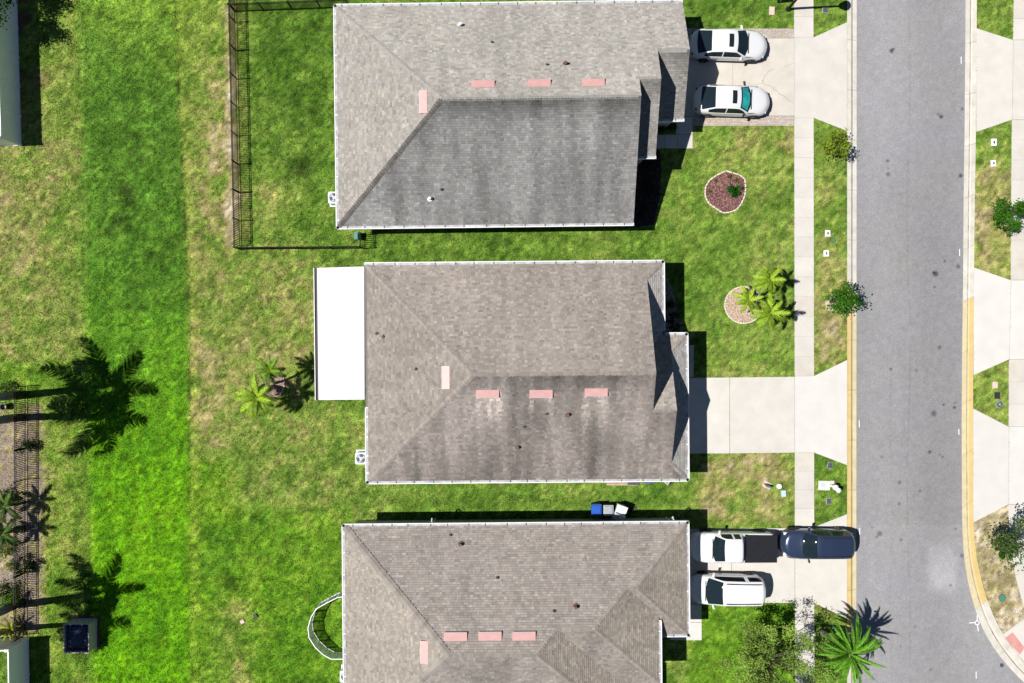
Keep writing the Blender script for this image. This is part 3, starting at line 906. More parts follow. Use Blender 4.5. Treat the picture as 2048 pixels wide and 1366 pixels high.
    def panel(self, name, u, v0, v1, z0, z1, m, sub=None, axis='u', t=.05):
        """flat door or window on a wall; axis 'u' faces east (along +u), 'v+' faces south, 'v-' north"""
        b = MB()
        if axis == 'u': c = self.w(u, (v0 + v1) / 2, 0); d = (t, v1 - v0, z1 - z0)
        else: c = self.w((v0 + v1) / 2, u, 0); d = (v1 - v0, t, z1 - z0)
        b.box((0, 0, 0), d)
        o = b.build(name, [M[m]], self.root, loc=Vector((c.x, c.y, (z0 + z1) / 2)), rz=self.r)
        if sub == "door_panel":
            for i in range(4):
                q = MB(); q.box((t / 2 + .01, 0, -(z1 - z0) / 2 + (i + .5) * (z1 - z0) / 4), (.02, v1 - v0 - .1, (z1 - z0) / 4 - .04)); q.build("door_panel", [M[m]], o)
        if sub == "pane":
            q = MB(); dd = (.02, d[1] - .12, d[2] - .12) if axis == 'u' else (d[0] - .12, .02, d[2] - .12)
            off = (t / 2 + .004, 0, 0) if axis == 'u' else (0, (t / 2 + .004) * (-1 if axis == 'v+' else 1), 0)
            q.box(off, dd); q.build("pane", [M["window_pane"]], o)
        return o

E = 2.68
mat("cap_grey", tuple(to_lin((156, 152, 147)) * .78), .9, var=.12, scale=3, objvar=.10, fine=.1)
mat("cap_dark", tuple(to_lin((92, 88, 84)) * .78), .9, var=.2, scale=3, objvar=.15, fine=.1)
mat("cap_brown", tuple(to_lin((150, 142, 135)) * .78), .9, var=.12, scale=3, objvar=.16, fine=.1)

# ---- top house: hip at the back, three stepped gables at the front
h1 = House("house", "house with black back yard fence and two white sedans on its drive", 687, 46, .0125, {
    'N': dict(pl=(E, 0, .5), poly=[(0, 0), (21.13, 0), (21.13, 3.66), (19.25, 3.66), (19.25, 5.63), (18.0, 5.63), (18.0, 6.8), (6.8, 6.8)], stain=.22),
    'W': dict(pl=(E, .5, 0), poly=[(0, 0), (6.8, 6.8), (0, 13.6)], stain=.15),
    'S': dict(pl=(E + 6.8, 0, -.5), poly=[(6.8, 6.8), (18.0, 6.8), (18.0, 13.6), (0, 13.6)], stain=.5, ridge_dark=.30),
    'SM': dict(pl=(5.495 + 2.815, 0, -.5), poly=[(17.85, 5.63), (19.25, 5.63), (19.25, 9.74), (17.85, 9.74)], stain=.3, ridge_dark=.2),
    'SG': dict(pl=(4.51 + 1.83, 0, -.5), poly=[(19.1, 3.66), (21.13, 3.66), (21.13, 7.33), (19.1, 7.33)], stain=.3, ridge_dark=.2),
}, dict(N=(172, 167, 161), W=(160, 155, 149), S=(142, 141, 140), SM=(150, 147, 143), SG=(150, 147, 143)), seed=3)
h1.shingles()
h1.caps([('N', 'W', (.15, .15), (6.8, 6.8), .2), ('S', 'W', (.15, 13.45), (6.8, 6.8), .9), ('N', 'S', (6.8, 6.8), (17.95, 6.8), .1),
         ('N', 'SM', (18.0, 5.63), (19.2, 5.63), .1), ('N', 'SG', (19.25, 3.66), (21.1, 3.66), .1)], M["cap_grey"])
h1.gutter(0, 0, 21.13, 0, E, (0, -1)); h1.gutter(0, 13.6, 0, 0, E, (-1, 0)); h1.gutter(0, 13.6, 18.0, 13.6, E, (0, 1))
h1.gutter(18.05, 9.74, 19.25, 9.74, 3.44, (0, 1), .7); h1.gutter(19.3, 7.33, 21.13, 7.33, E, (0, 1), .9)
h1.walls([(.4, .4), (20.7, .4), (20.7, 6.95), (18.85, 6.95), (18.85, 9.3), (17.6, 9.3), (17.6, 13.2), (.4, 13.2)], E - .1)
h1.gable(17.75, [(.5, E), (6.8, 5.9), (13.1, E)]); h1.gable(18.95, [(.5, E), (5.63, 5.3), (9.35, 3.4), (9.35, E - .2)]); h1.gable(20.8, [(.5, E - .15), (3.66, 4.3), (6.9, E - .15)])
h1.panel("garage_door", 20.73, 1.1, 5.9, .03, 2.2, "white_trim", "door_panel"); h1.panel("front_door", 17.63, 8.0, 8.95, .03, 2.15, "bark_brown")
h1.panel("window", 17.63, 10.3, 12.0, .9, 2.2, "white_trim", "pane"); h1.panel("window", 13.2, 5.0, 6.4, .9, 2.1, "white_trim", "pane", 'v+')
for x, y in ((966, 170), (1078, 168), (1186, 167)): h1.vent(x, y, 'N')
h1.vent(848, 204, 'W')
for x, y, s, m in ((921, 51, 'N', 'pipe_white'), (984, 85, 'N', 'pipe_dark'), (1094, 130, 'N', 'pipe_dark'), (1131, 128, 'N', 'pipe_brown'), (883, 379, 'S', 'pipe_dark'), (860, 398, 'S', 'pipe_white')):
    h1.pipe(x, y, s, m, r=.09 if m != 'pipe_dark' else .05, h=.30 if m != 'pipe_dark' else .18)

# ---- middle house: dutch gables at the front, white porch roof at the back
d2 = 1.15; g1 = 17.03; ue = 19.56; g2 = ue - d2
h2 = House("house", "house with white flat porch roof at its back and an empty drive", 744.8, 534.4, .0085, {
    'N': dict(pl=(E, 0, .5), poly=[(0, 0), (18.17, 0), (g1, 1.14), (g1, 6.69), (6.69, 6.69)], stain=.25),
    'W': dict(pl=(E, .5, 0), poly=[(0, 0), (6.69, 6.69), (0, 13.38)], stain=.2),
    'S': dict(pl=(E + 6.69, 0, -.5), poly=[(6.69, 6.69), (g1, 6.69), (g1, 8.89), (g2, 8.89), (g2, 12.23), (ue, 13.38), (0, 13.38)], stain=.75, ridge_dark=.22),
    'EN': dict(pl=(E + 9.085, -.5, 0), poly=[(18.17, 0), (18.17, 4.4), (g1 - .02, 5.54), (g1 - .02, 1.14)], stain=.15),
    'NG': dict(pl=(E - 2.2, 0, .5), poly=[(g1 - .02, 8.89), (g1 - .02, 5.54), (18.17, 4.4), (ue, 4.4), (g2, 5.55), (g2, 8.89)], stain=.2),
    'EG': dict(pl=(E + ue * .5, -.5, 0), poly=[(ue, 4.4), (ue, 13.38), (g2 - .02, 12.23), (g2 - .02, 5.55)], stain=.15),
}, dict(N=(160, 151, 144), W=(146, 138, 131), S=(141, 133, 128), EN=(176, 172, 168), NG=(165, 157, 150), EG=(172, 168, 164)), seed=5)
vs2 = [h2.vent(x, y, 'S') for x, y in ((975, 786), (1082, 786), (1192, 783))]
h2.shingles([('S', u, v, .75, 3.2, .20) for s, u, v in vs2] + [('S', u - .6, v, .16, 4.5, .15) for s, u, v in vs2] + [('S', u + .6, v, .16, 4.5, .15) for s, u, v in vs2])
h2.vent(893, 755, 'W')
h2.caps([('N', 'W', (.15, .15), (6.69, 6.69), .2), ('S', 'W', (.15, 13.23), (6.69, 6.69), .3), ('N', 'S', (6.69, 6.69), (g1 - .05, 6.69), .25),
         ('N', 'EN', (18.02, .15), (g1, 1.14), .2), ('S', 'EG', (ue - .15, 13.23), (g2, 12.23), .3), ('NG', 'EG', (ue - .15, 4.55), (g2, 5.55), .2), ('NG', 'S', (g1, 8.89), (g2 - .05, 8.89), .2)], M["cap_brown"])
h2.gutter(0, 0, 18.17, 0, E, (0, -1)); h2.gutter(0, 13.38, 0, 8.75, E, (-1, 0)); h2.gutter(0, 13.38, ue, 13.38, E, (0, 1))
h2.gutter(18.17, 0, 18.17, 4.25, E, (1, 0), 1.5); h2.gutter(18.2, 4.4, ue, 4.4, E, (0, -1), .9); h2.gutter(ue, 4.4, ue, 13.38, E, (1, 0), 1.4)
h2.walls([(.4, .4), (17.75, .4), (17.75, 4.8), (ue - .45, 4.8), (ue - .45, 12.98), (.4, 12.98)], E - .1)
h2.gable(g1 - .25, [(1.2, 3.05), (6.69, 5.85), (8.89, 4.75), (5.54, 3.05)]); h2.gable(g2 - .25, [(5.6, 3.05), (8.89, 4.72), (12.2, 3.05)])
h2.panel("garage_door", ue - .42, 7.2, 12.0, .03, 2.2, "white_trim", "door_panel"); h2.panel("front_door", ue - .42, 5.3, 6.25, .03, 2.15, "bark_brown")
h2.panel("window", 17.78, 1.4, 3.2, .9, 2.2, "white_trim", "pane"); h2.panel("window", 12.98, 4.0, 5.4, .9, 2.1, "white_trim", "pane", 'v+')
for x, y, m in ((754, 667, 'pipe_dark'), (767, 673, 'pipe_dark'), (832, 738, 'pipe_dark')): h2.pipe(x, y, 'W', m, .06, .16)
for x, y, m in ((1093, 827, 'pipe_dark'), (1135, 829, 'pipe_brown'), (1048, 853, 'pipe_dark'), (1035, 894, 'pipe_brown')):
    h2.pipe(x, y, 'S', m, .09 if m == 'pipe_brown' else .05, .28 if m == 'pipe_brown' else .16)
# porch roof panels on slim posts
pr = [P(629, 536, 2.60), P(728, 533, 2.60), P(729, 799, 2.60), P(632, 800, 2.60)]
b = MB(); b.prism([(p.x - h2.O.x, p.y - h2.O.y) for p in pr], 2.47, 2.60)
pro = b.build("porch_roof", [M["porch_white"]], h2.root)
n = 8
for i in range(n):
    def mix(a, c, t): return a + (c - a) * t
    q = [mix(pr[0], pr[3], (i + .006) / n), mix(pr[1], pr[2], (i + .006) / n), mix(pr[1], pr[2], (i + .994) / n), mix(pr[0], pr[3], (i + .994) / n)]
    b = MB(); b.prism([(p.x - h2.O.x + (.16 if j in (0, 3) else 0), p.y - h2.O.y) for j, p in enumerate(q)], 2.602, 2.622); b.build("roof_panel", [M["porch_white"]], pro)
a, c = pr[0], pr[3]; L = (c - a).length
b = MB(); b.box((-.02, 0, .0), (.04, L, .16), 0); b.box((.09, 0, -.02), (.14, L, .04), 1)
b.build("porch_gutter", [M["white_trim"], M["pipe_dark"]], h2.root, loc=(a + c) / 2 - h2.O + Vector((0, 0, .02)), rz=math.atan2((a - c).y, (a - c).x) - math.pi / 2)
for t in (.02, .34, .66, .98):
    p = a + (c - a) * t
    b = MB(); b.box((0, 0, 1.23), (.09, .09, 2.5)); b.build("porch_post", [M["white_trim"]], h2.root, loc=Vector((p.x - h2.O.x + .3, p.y - h2.O.y, 0)))

# ---- bottom house: three stepped hips
h3 = House("house", "house with round pet pen behind and three vehicles on its drive", 703, 1028.4, .0088, {
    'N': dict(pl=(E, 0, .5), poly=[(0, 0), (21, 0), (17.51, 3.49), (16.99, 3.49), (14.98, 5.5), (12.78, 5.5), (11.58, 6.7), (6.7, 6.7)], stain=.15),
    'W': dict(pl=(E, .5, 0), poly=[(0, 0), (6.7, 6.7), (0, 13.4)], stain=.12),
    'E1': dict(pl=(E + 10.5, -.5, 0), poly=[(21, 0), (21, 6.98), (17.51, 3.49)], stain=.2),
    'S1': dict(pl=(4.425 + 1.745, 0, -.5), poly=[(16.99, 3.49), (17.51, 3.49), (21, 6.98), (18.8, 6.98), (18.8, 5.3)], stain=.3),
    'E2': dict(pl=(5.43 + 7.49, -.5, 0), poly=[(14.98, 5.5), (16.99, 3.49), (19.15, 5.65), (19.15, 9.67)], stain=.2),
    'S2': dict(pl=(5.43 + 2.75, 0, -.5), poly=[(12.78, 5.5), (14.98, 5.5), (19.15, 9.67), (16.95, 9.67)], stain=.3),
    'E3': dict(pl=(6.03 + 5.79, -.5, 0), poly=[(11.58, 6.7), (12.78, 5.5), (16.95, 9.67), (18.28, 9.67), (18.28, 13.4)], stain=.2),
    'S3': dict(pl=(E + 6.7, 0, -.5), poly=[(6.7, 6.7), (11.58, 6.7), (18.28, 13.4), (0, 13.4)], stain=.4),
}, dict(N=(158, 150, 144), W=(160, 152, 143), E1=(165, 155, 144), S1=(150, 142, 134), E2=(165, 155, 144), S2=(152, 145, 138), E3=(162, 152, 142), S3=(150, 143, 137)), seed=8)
h3.shingles()
h3.caps([('N', 'W', (.15, .15), (6.7, 6.7), 2.6), ('S3', 'W', (.15, 13.25), (6.7, 6.7), 2.6), ('N', 'S3', (6.7, 6.7), (11.58, 6.7), .15), ('N', 'E3', (12.78, 5.5), (11.58, 6.7), .4),
         ('N', 'S2', (12.78, 5.5), (14.98, 5.5), .15), ('N', 'E2', (16.99, 3.49), (14.98, 5.5), .4), ('N', 'S1', (16.99, 3.49), (17.51, 3.49), .15), ('N', 'E1', (20.85, .15), (17.51, 3.49), .4),
         ('S1', 'E1', (20.85, 6.83), (17.51, 3.49), .4), ('S2', 'E2', (19.0, 9.52), (14.98, 5.5), .4), ('S3', 'E3', (18.1, 13.2), (11.58, 6.7), .4)], M["cap_brown"])
h3.gutter(0, 0, 21, 0, E, (0, -1)); h3.gutter(0, 13.4, 0, 0, E, (-1, 0)); h3.gutter(21, 0, 21, 6.98, E, (1, 0), 1.4); h3.gutter(19.2, 6.98, 21, 6.98, E, (0, 1), .9)
h3.gutter(19.15, 5.75, 19.15, 9.67, 3.35, (1, 0), 1.3); h3.gutter(17.0, 9.67, 19.15, 9.67, 3.35, (0, 1), .9); h3.gutter(18.28, 9.8, 18.28, 13.4, E, (1, 0)); h3.gutter(0, 13.4, 18.28, 13.4, E, (0, 1))
h3.walls([(.4, .4), (20.55, .4), (20.55, 6.55), (18.7, 6.55), (18.7, 9.2), (17.8, 9.2), (17.8, 13.0), (.4, 13.0)], E - .1)
h3.panel("garage_door", 20.58, .9, 5.7, .03, 2.2, "white_trim", "door_panel"); h3.panel("front_door", 18.73, 7.2, 8.15, .03, 2.15, "bark_brown")
h3.panel("window", 17.83, 10.2, 12.0, .9, 2.2, "white_trim", "pane"); h3.panel("window", .4, 6.0, 7.4, .9, 2.1, "white_trim", "pane", 'v-')
for x, y in ((911, 1274), (980, 1273), (1048, 1273)): h3.vent(x, y, 'N')
h3.vent(850, 1304, 'W')
for x, y, m in ((901, 1070, 'pipe_dark'), (921, 1088, 'pipe_brown'), (995, 1155, 'pipe_dark'), (1108, 1222, 'pipe_dark'), (1151, 1213, 'pipe_brown')):
    h3.pipe(x, y, 'N', m, .09 if m == 'pipe_brown' else .05, .28 if m == 'pipe_brown' else .16)
for x, y, sx in ((864, 1041, 1), (1346, 1038, 1)):
    q = P(x, y, 2.3) - h3.O
    b = MB(); b.tube([(0, 0, .2), (0, .12, 0), (0, .05, -.2), (0, -.35, -.5), (0, -.38, -2.25)], .045, 8); b.build("downspout", [M["white_trim"]], h3.root, loc=Vector((q.x, q.y, 2.3)))

# ------------------------------------------------------------------ grass
NB = 900000
bx = RNG.uniform(-60, 2110, NB); by = RNG.uniform(-45, 1412, NB)
ok = ~inpoly(bx, by, ROADKERB_POLY)
def shrink(poly, k):
    a = np.array(poly, float); c = a.mean(0); d = a - c
    l = np.hypot(*d.T)[:, None]
    return [tuple(p) for p in c + d * (1 - k / np.maximum(l, 1e-3))]
for nm, poly, m in SLABS:
    ok &= ~inpoly(bx, by, shrink(poly, .8))
for x0, y0, x1, y1 in PAVER_BANDS:
    ok &= ~((bx > x0) & (bx < x1) & (by > y0 + .5) & (by < y1 - .5))
for poly in (BED_MULCH, BED_PALM, BED_BACK, BED_SIDE, BED_TOP, BED_TREE):
    ok &= ~inpoly(bx, by, shrink(poly, 1.0))
for poly in FOOT:
    ok &= ~inpoly(bx, by, poly)
ok &= ~((bx > 141) & (bx < 194) & (by > 1237) & (by < 1294))
bx = bx[ok]; by = by[ok]
rgb = lawn_rgb(bx, by)
dry = np.clip((rgb[:, 0] - rgb[:, 1] * .93) / 20, 0, 1)
th = RNG.random(len(bx))
ok = th > dry * .55                      # thin where the lawn is bare
bx, by, rgb, dry = bx[ok], by[ok], rgb[ok], dry[ok]
n = len(bx)
X = (bx - 1024) / S; Y = (683 - by) / S
an = RNG.uniform(0, 2 * np.pi, n); wd = RNG.uniform(.016, .036, n); hgt = RNG.uniform(.03, .075, n); ln = RNG.uniform(.03, .085, n)
la = RNG.uniform(0, 2 * np.pi, n)
c_, s_ = np.cos(an) * wd, np.sin(an) * wd
Vb = np.empty((n, 3, 3))
Vb[:, 0] = np.stack([X - c_, Y - s_, np.full(n, .004)], -1)
Vb[:, 1] = np.stack([X + c_, Y + s_, np.full(n, .004)], -1)
Vb[:, 2] = np.stack([X + np.cos(la) * ln, Y + np.sin(la) * ln, hgt], -1)
k = RNG.uniform(.50, 1.55, n)[:, None]
gcol = to_lin(rgb) * GK * 1.25 * k
gcol *= 1 + .12 * (RNG.random((n, 1)) - .5) * np.array([[1.2, 0, -1]])
gr = link(bpy.data.objects.new("grass", np_mesh("grass", Vb.reshape(-1, 3), 3, M["grass_blade"], np.repeat(gcol, 3, 0))))
tag(gr, "short mown lawn grass with vivid green and dry straw patches", "grass", kind="stuff")

# ------------------------------------------------------------------ fences
def picket_fence(label, runs, h=1.25, spacing=.125, post_gap=1.9, lift=.05):
    base = P(*runs[0][0])
    root = tag(empty("metal_fence", base), label, "fence")
    q = MB(); q.box((0, 0, (h - .06 + lift) / 2 + .0), (.04, .03, h - .06 - lift)); pm = q.mesh("picket", [M["black_metal"]])
    q = MB(); q.box((0, 0, h / 2), (.06, .06, h + .04)); q.box((0, 0, h + .035), (.08, .08, .03)); pom = q.mesh("post", [M["black_metal"]])
    for (a, c) in runs:
        A = P(*a) - base; C = P(*c) - base; d = C - A; L = d.length; rz = math.atan2(d.y, d.x)
        for z in (.14, h - .20, h - .03):
            q = MB(); q.box((L / 2, 0, z), (L, .032, .034)); q.build("rail", [M["black_metal"]], root, loc=A, rz=rz)
        n = int(L / spacing)
        for i in range(1, n):
            inst("picket", pm, root, A + d * (i / n), (0, 0, rz))
        n = max(1, round(L / post_gap))
        for i in range(n + 1):
            inst("post", pom, root, A + d * (i / n), (0, 0, rz))
    return root
picket_fence("black metal picket fence round the back lawn of the top house",
             [((470, -12), (481, 499)), ((470, 24), (700, 15)), ((481, 499), (727, 497)), ((727, 497), (727, 470))], 1.25, .112)
picket_fence("black metal picket fence along the dark planted strip on the left", [((53, 772), (52, 1268))], 1.25, .115, 1.88)

def vinyl_fence(label, pts, h=2.05, gap=1.9):
    base = P(*pts[0]); root = tag(empty("vinyl_fence", base), label, "fence")
    for a, c in zip(pts[:-1], pts[1:]):
        A = P(*a) - base; C = P(*c) - base; d = C - A; L = d.length; rz = math.atan2(d.y, d.x)
        n = max(1, round(L / gap)); sl = L / n
        q = MB(); q.box((0, 0, h / 2), (.13, .13, h)); q.box((0, 0, h + .02), (.16, .16, .04)); q.box((0, 0, h + .06), (.10, .10, .04)); pom = q.mesh("post", [M["vinyl_white"]])
        nb = 8; w = (sl - .13) / nb
        q = MB(); q.box((0, 0, h / 2), (w + .004, .034, h - .22)); bm_ = q.mesh("board", [M["vinyl_white"]])
        for i in range(n):
            for z in (.08, h - .08):
                q = MB(); q.box((sl / 2, 0, z), (sl - .13, .07, .13)); q.build("rail", [M["vinyl_white"]], root, loc=A + d * (i / n), rz=rz)
            for j in range(nb):
                inst("board", bm_, root, A + d * ((i * sl + .065 + (j + .5) * w) / L), (0, 0, rz), (1, 1 + .12 * (j % 2), 1))
        for i in range(n + 1):
            inst("post", pom, root, A + d * (i / n), (0, 0, rz))
    return root
vinyl_fence("tall white vinyl fence in the top left corner beside bare shaded earth", [(32, -60), (42.5, 291), (-70, 294)])
vinyl_fence("tall white vinyl fence in the bottom left corner below the black fence", [(57, 1276), (59, 1420)]);
vinyl_fence("short white vinyl fence run leaving the left edge above its corner", [(-70, 1279), (53, 1276)])

# ------------------------------------------------------------------ foliage helpers
def leaf_mesh(name, C, size, cols, mat_, flat=.5, seed=0):
    r = np.random.default_rng(seed)
    n = len(C)
    nz = r.normal(size=(n, 3)); nz[:, 2] = np.abs(nz[:, 2]) + flat
    nz /= np.linalg.norm(nz, axis=1)[:, None]
    t = r.normal(size=(n, 3)); t -= (t * nz).sum(1)[:, None] * nz; t /= np.linalg.norm(t, axis=1)[:, None]
    b_ = np.cross(nz, t)
    sz = (size * r.uniform(.6, 1.3, n))[:, None]
    V = np.stack([C - t * sz * .5, C + b_ * sz * .28, C + t * sz * .55 - nz * sz * .06, C - b_ * sz * .28], 1)
    return np_mesh(name, V.reshape(-1, 3), 4, mat_, np.repeat(cols, 4, 0))

def shrub(name, label, cat, base, r, h, col, n=420, size=.09, group=None, zoff=0.0, seed=0, trunk=True, spread=(1, 1), gaps=.35, crown_z=None, lean=(0, 0), nclump=None):
    """bush or small tree: trunk, limbs and a crown of separate leaves gathered in clumps"""
    rs = np.random.default_rng(seed + 100)
    root = tag(empty(name, P(*base) + Vector((0, 0, zoff))), label, cat, group)
    cz = h - r if crown_z is None else crown_z
    cz = max(cz, r * .5)
    nc = nclump or max(6, int(10 + r * 10))
    dirs = rs.normal(size=(nc, 3)); dirs /= np.linalg.norm(dirs, axis=1)[:, None]
    rad = r * rs.uniform(.35, 1.0, nc) ** .7
    cen = dirs * rad[:, None] * np.array([spread[0], spread[1], min(1.0, (h - cz) / r)])
    cen[:, 2] += cz; cen[:, 0] += lean[0]; cen[:, 1] += lean[1]
    cen[:, 2] = np.maximum(cen[:, 2], r * .25 if not trunk else .25 * h)
    which = rs.integers(0, nc, n)
    cr = r * rs.uniform(gaps * .7, gaps * 1.2, nc)
    off = rs.normal(size=(n, 3)) * cr[which][:, None] * .55
    C = cen[which] + off; C[:, 2] = np.maximum(C[:, 2], .03)
    base_c = to_lin(np.array(col)) * .75
    tone = rs.uniform(.65, 1.25, nc)[which] * rs.uniform(.7, 1.35, n)
    cl = base_c[None] * tone[:, None] * (1 + .25 * (rs.random((n, 1)) - .5) * np.array([[1.5, 0, -1]]))
    link(bpy.data.objects.new("crown" if trunk else "foliage", leaf_mesh("crown", C, size, cl, M["leaf"], .4, seed)), root)
    b = MB()
    if trunk:
        b.tube([(0, 0, -.05), (lean[0] * .2, lean[1] * .2, cz * .45), (lean[0] * .7, lean[1] * .7, cz * .8)], [.05 + .012 * h, .04 + .008 * h, .03 + .004 * h], 7)
    for i in range(nc):
        p0 = Vector((lean[0] * .5, lean[1] * .5, cz * (.45 if trunk else .1))); p2 = Vector(cen[i]); p1 = (p0 + p2) / 2 + Vector((0, 0, .08 * r))
        b.tube([p0, p1, p2], [.008 + .0025 * h, .008 + .0015 * h, .005], 5)
    b.build("trunk" if trunk else "stem", [M["bark_brown"]], root, smooth=True)
    return root

def frond_mesh(L, droop, seed, col=(80, 130, 30), width=.30, pairs=26, up=.5, tone=1.0):
    """one feather-shaped palm leaf: midrib along +x with two rows of leaflets"""
    rs = random.Random(seed)
    pts = []
    for i in range(13):
        t = i / 12
        ang = up - droop * t ** 1.3
        if i == 0: pts.append(Vector((0, 0, 0)))
        else: pts.append(pts[-1] + Vector((math.cos(ang), 0, math.sin(ang))) * L / 12)
    V = []; Cc = []
    base_c = to_lin(np.array(col)) * .85 * tone
    for i in range(12):
        a, c = pts[i], pts[i + 1]; w = .018 * (1 - .8 * i / 12) + .004
        V += [a + Vector((0, -w, 0)), c + Vector((0, -w * .9, 0)), c + Vector((0, w * .9, 0)), a + Vector((0, w, 0))]
        Cc += [base_c * np.array([1.5, 1.35, 1.2])] * 4
    for k in range(pairs):
        t = .12 + .87 * (k + .5) / pairs
        x = t * 12; i = min(int(x), 11); p = pts[i].lerp(pts[i + 1], x - i)
        tg = (pts[i + 1] - pts[i]).normalized()
        ll = width * L * (math.sin(math.pi * min(1, .18 + t * .82)) ** .6) * rs.uniform(.85, 1.15)
        for sgn in (-1, 1):
            d = (tg * rs.uniform(.5, .8) + Vector((0, sgn, 0)) * 1.0 + Vector((0, 0, rs.uniform(-.45, .05)))).normalized()
            wv = tg * (.62 * L / pairs)
            m = p + d * ll * .55 + Vector((0, 0, .02 * L)); e = p + d * ll + Vector((0, 0, -.07 * L))
            f = rs.uniform(.7, 1.35)
            c = base_c * f
            V += [p - wv * .6, m - wv * .8, m + wv * .8, p + wv * .6]; Cc += [c] * 4
            V += [m - wv * .8, e - wv * .12, e + wv * .12, m + wv * .8]; Cc += [c * 1.1] * 4
    return np_mesh("frond", np.array([tuple(v) for v in V]), 4, M["frond_leaf"], np.array(Cc))

mat("crown_green", (0.10, 0.15, 0.03), 0.6, var=.2)
def palm(label, base, crown, hgt, L, nf, seed, col=(86, 136, 34), trunk_r=.09, group=None, zoff=0.0, name="palm_tree", width=.21, pairs=26, droop=1.5, dead=0, upr=(0.0, 1.15)):
    """base, crown: ground-plan positions in picture pixels at z = 0"""
    rs = random.Random(seed)
    B = P(*base); T = P(*crown) - B; T.z = hgt
    root = tag(empty(name, B + Vector((0, 0, zoff))), label, "palm tree", group)
    b = MB()
    n = 9; pts = []; rad = []
    for i in range(n + 1):
        t = i / n
        pts.append(Vector((T.x * t ** 1.6, T.y * t ** 1.6, -.05 + (hgt + .02) * t)))
        rad.append(trunk_r * (1.35 - .55 * t + (.05 if i % 2 else -.03)))
    b.tube(pts, rad, 9)
    b.build("trunk", [M["bark_grey"]], root, smooth=True)
    b = MB(); b.tube([T + Vector((0, 0, -.05)), T + Vector((0, 0, .12 * L + .1))], [trunk_r * 1.1, trunk_r * .35], 7)
    b.build("crownshaft", [M["crown_green"]], root)
    kinds = [frond_mesh(L, droop * k, seed * 10 + i, col, width, pairs, 0.0, tn) for i, (k, tn) in enumerate(((.75, 1.3), (1.0, .95), (1.25, .62)))]
    brown = frond_mesh(L * .9, droop * .8, seed * 10 + 7, (168, 150, 110), width * .6, max(10, pairs // 2), 0.0) if dead else None
    for i in range(nf):
        az = i * 2.399963 + rs.uniform(-.25, .25)
        el = upr[1] - (upr[1] - upr[0]) * (i / nf) ** .8 + rs.uniform(-.12, .12)
        o = bpy.data.objects.new("frond", kinds[i % 3])
        o.location = T + Vector((0, 0, .06))
        o.rotation_euler = Matrix.Rotation(az, 3, 'Z').to_4x4().to_3x3().__matmul__(Matrix.Rotation(-el, 3, 'Y')).to_euler()
        s = rs.uniform(.82, 1.12); o.scale = (s, s, s)
        link(o, root)
    for i in range(dead):
        az = rs.uniform(0, 6.28)
        o = bpy.data.objects.new("dead_frond", brown); o.location = T
        o.rotation_euler = (Matrix.Rotation(az, 3, 'Z') @ Matrix.Rotation(.5, 3, 'Y')).to_euler()
        link(o, root)
    return root

# tall palms by the left edge (crowns out of the picture, shadows across the swale)
palm("tall palm with grey trunk at left edge, nearest the fence's top end", (28, 791), (28, 783), 8.8, 3.9, 12, 3, (60, 100, 26), .20, "tall palms on the left edge", pairs=34, droop=2.3, width=.22, upr=(.0, 1.1))
palm("tall palm with grey trunk at left edge, second below the fence's top end", (26, 836), (30, 842), 8.0, 3.7, 12, 4, (60, 100, 26), .20, "tall palms on the left edge", pairs=34, droop=2.3, width=.22, upr=(.0, 1.1))
palm("tall palm with grey trunk leaning left beside the lower fence pickets", (31, 1209), (12, 1196), 9.0, 3.2, 12, 6, (60, 100, 26), .20, "tall palms on the left edge", pairs=34, droop=2.2, width=.2, upr=(.0, 1.1))
palm("tall palm at left edge just above the white corner fence", (14, 1258), (-4, 1256), 9.4, 2.6, 14, 9, (60, 100, 26), .15, "tall palms on the left edge", pairs=28, droop=1.9, width=.26)
# pair of palms behind the white porch
palm("upright small palm at the top of the round bed behind the porch", (550, 766), (566, 738), 2.7, 1.15, 13, 12, (104, 140, 34), .07, "palms in the back yard bed", pairs=22, dead=3, droop=1.4, zoff=.03)
palm("spreading small palm at the bottom of the round bed behind the porch", (546, 772), (541, 789), 2.5, 1.45, 16, 13, (140, 172, 46), .08, "palms in the back yard bed", pairs=22, dead=4, droop=1.5, zoff=.03)
# three palms on the front lawn
palm("small palm at the pale gravel of the front bed, leftmost of three", (1500, 606), (1481, 603), 1.5, 1.0, 13, 15, (146, 174, 52), .06, "palms in the front bed", pairs=20, zoff=.03, droop=1.3)
palm("small palm leaning away to the top of the front gravel bed", (1508, 598), (1514, 565), 2.3, 1.15, 13, 16, (138, 168, 46), .07, "palms in the front bed", pairs=20, dead=2, zoff=.03, droop=1.4)
palm("small palm leaning to the bottom right of the front gravel bed", (1512, 608), (1514, 630), 2.4, 1.25, 15, 17, (142, 172, 50), .07, "palms in the front bed", pairs=20, zoff=.03, droop=1.4)
# broad feathery palm at the kerb, bottom
palm("broad feathery dark green palm at the kerb, hanging over the road", (1642, 1262), (1655, 1266), 3.1, 2.35, 54, 21, (100, 152, 42), .13, None, pairs=34, droop=1.75, width=.065, upr=(.2, 1.35))
# little palms and spiky plants inside the left planted strip
palm("dark low palm behind the fence pickets, halfway down the strip", (48, 1005), (44, 1002), 1.5, 1.25, 13, 24, (74, 100, 34), .08, None, pairs=18, droop=1.3, zoff=.0)
palm("dark low palm behind the fence, below the halfway one", (42, 1055), (40, 1056), 1.4, 1.2, 13, 25, (60, 92, 30), .08, None, pairs=18, droop=1.3)
palm("yellow green spiky palm tuft beside the white fence corner", (34, 1250), (33, 1250), .35, .9, 16, 26, (168, 176, 66), .06, None, pairs=12, width=.12, droop=.8, name="spiky_plant", upr=(.2, 1.3))

